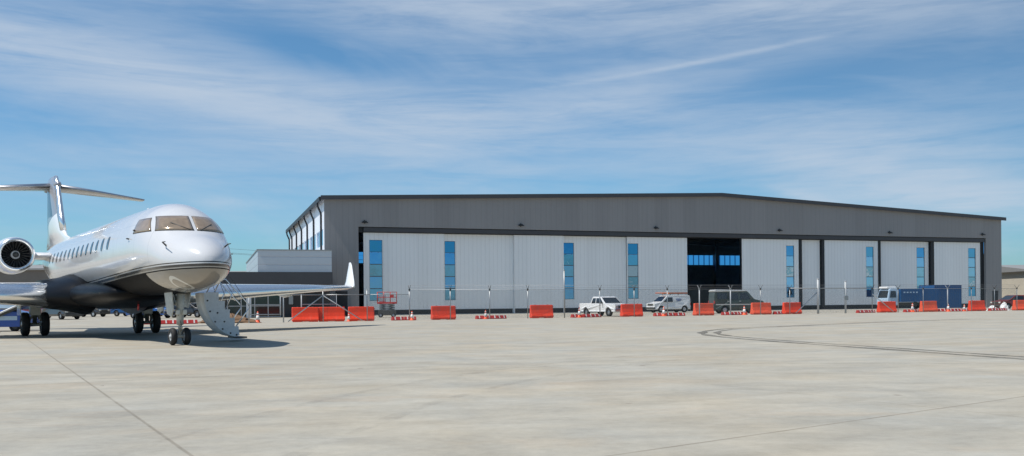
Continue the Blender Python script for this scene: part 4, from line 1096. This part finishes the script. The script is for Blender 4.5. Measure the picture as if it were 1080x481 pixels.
def PX(x,y):
    a=math.atan((x-540)/950.); return math.degrees(a), math.degrees(math.atan((319-y)/950.*math.cos(a)))
def fibres(rot,sx,sy,scale,dist,seed,detail=7,rough=.62):
    mp=N.n('ShaderNodeMapping'); N.l(N.comb(az,el,seed),mp.inputs[0]); mp.inputs['Rotation'].default_value=(0,0,R(rot)); mp.inputs['Scale'].default_value=(sx,sy,1)
    return N.noise(mp.outputs[0],scale,detail,rough,dist)
big=fibres(8,.035,.13,1.,.8,3.1,5)
fibA=fibres(12,.06,.55,1.,1.2,7.7)
fibB=fibres(-14,.05,.5,1.,1.6,1.3)
fine=fibres(10,.22,1.5,1.,1.3,4.4,9,.64)
tot=None
BL=[(60,55,240,38,-9,.62),(240,100,150,22,-12,.42),(450,118,90,26,-3,.62),(330,90,130,20,-18,.22),(850,-8,420,38,0,.60),(500,5,220,25,2,.35),(880,165,190,34,-9,.42),(960,185,110,9,-10,.35),
    (1005,214,105,14,-8,.85),(860,212,42,6,-18,.5),(780,205,60,30,0,-.15),(100,160,220,26,4,.22),(640,170,200,30,2,.22),(240,210,40,6,-4,.25),(640,110,160,24,8,.32),(1000,120,150,40,0,.12),(330,50,120,24,-14,-.17),(800,100,150,20,4,-.10),(60,118,130,20,-6,-.10)]
for x,y,lx,ly,an,am in BL:
    a0,e0=PX(x,y); b=blob(a0,e0,lx/950*57.3,ly/950*57.3,an,am); tot=b if tot is None else N.math('ADD',tot,b)
gen=N.math('ADD',.04,N.math('MULTIPLY',N.ramp(big,.45,.75),.34))
tot=N.math('ADD',tot,gen)
fib=N.math('ADD',N.math('MULTIPLY',fibA,.5),N.math('ADD',N.math('MULTIPLY',fibB,.38),N.math('MULTIPLY',fine,.20)))
cl=N.math('MULTIPLY',tot,N.ramp(fib,.35,.71,.34,1.45,True))
# contrail
a0,e0=PX(735,68); c1=blob(a0,e0,140/950*57.3,.14,7,.34)
a0,e0=PX(640,78); c2=blob(a0,e0,110/950*57.3,.26,5,.14)
cl=N.math('ADD',cl,N.math('MULTIPLY',N.math('ADD',c1,c2),N.ramp(fine,.3,.6,.5,1.3)))
cl=N.math('SUBTRACT',1.,N.math('EXPONENT',N.math('MULTIPLY',N.math('MAXIMUM',cl,0.),-1.25)))
cl=N.math('MINIMUM',cl,.9)
cl=N.math('MULTIPLY',cl,N.ramp(el,-.5,1.5))
tint=N.mixc(N.ramp(el,1,16),(.44,.76,.98),(.50,.78,.92))
skc=N.mixc(1.,sky.outputs[0],tint,'MULTIPLY')
azk=N.ramp(az,5,34,1,.82); vs_=N.n('ShaderNodeVectorMath',operation='SCALE'); N.l(skc,vs_.inputs[0]); N.l(azk,vs_.inputs[3]); skc=vs_.outputs[0]
cloudc=(4.3,4.95,5.8)
out=N.mixc(cl,skc,cloudc)
bg=N.n('ShaderNodeBackground'); N.l(out,bg.inputs[0]); bg.inputs[1].default_value=.095
wo=N.n('ShaderNodeOutputWorld'); N.l(bg.outputs[0],wo.inputs[0])
scn.view_settings.view_transform='Standard'; scn.view_settings.look='None'; scn.view_settings.gamma=1; scn.view_settings.exposure=0.42
scn.render.engine='CYCLES'
scn.cycles.transparent_max_bounces=16
scn.cycles.max_bounces=8
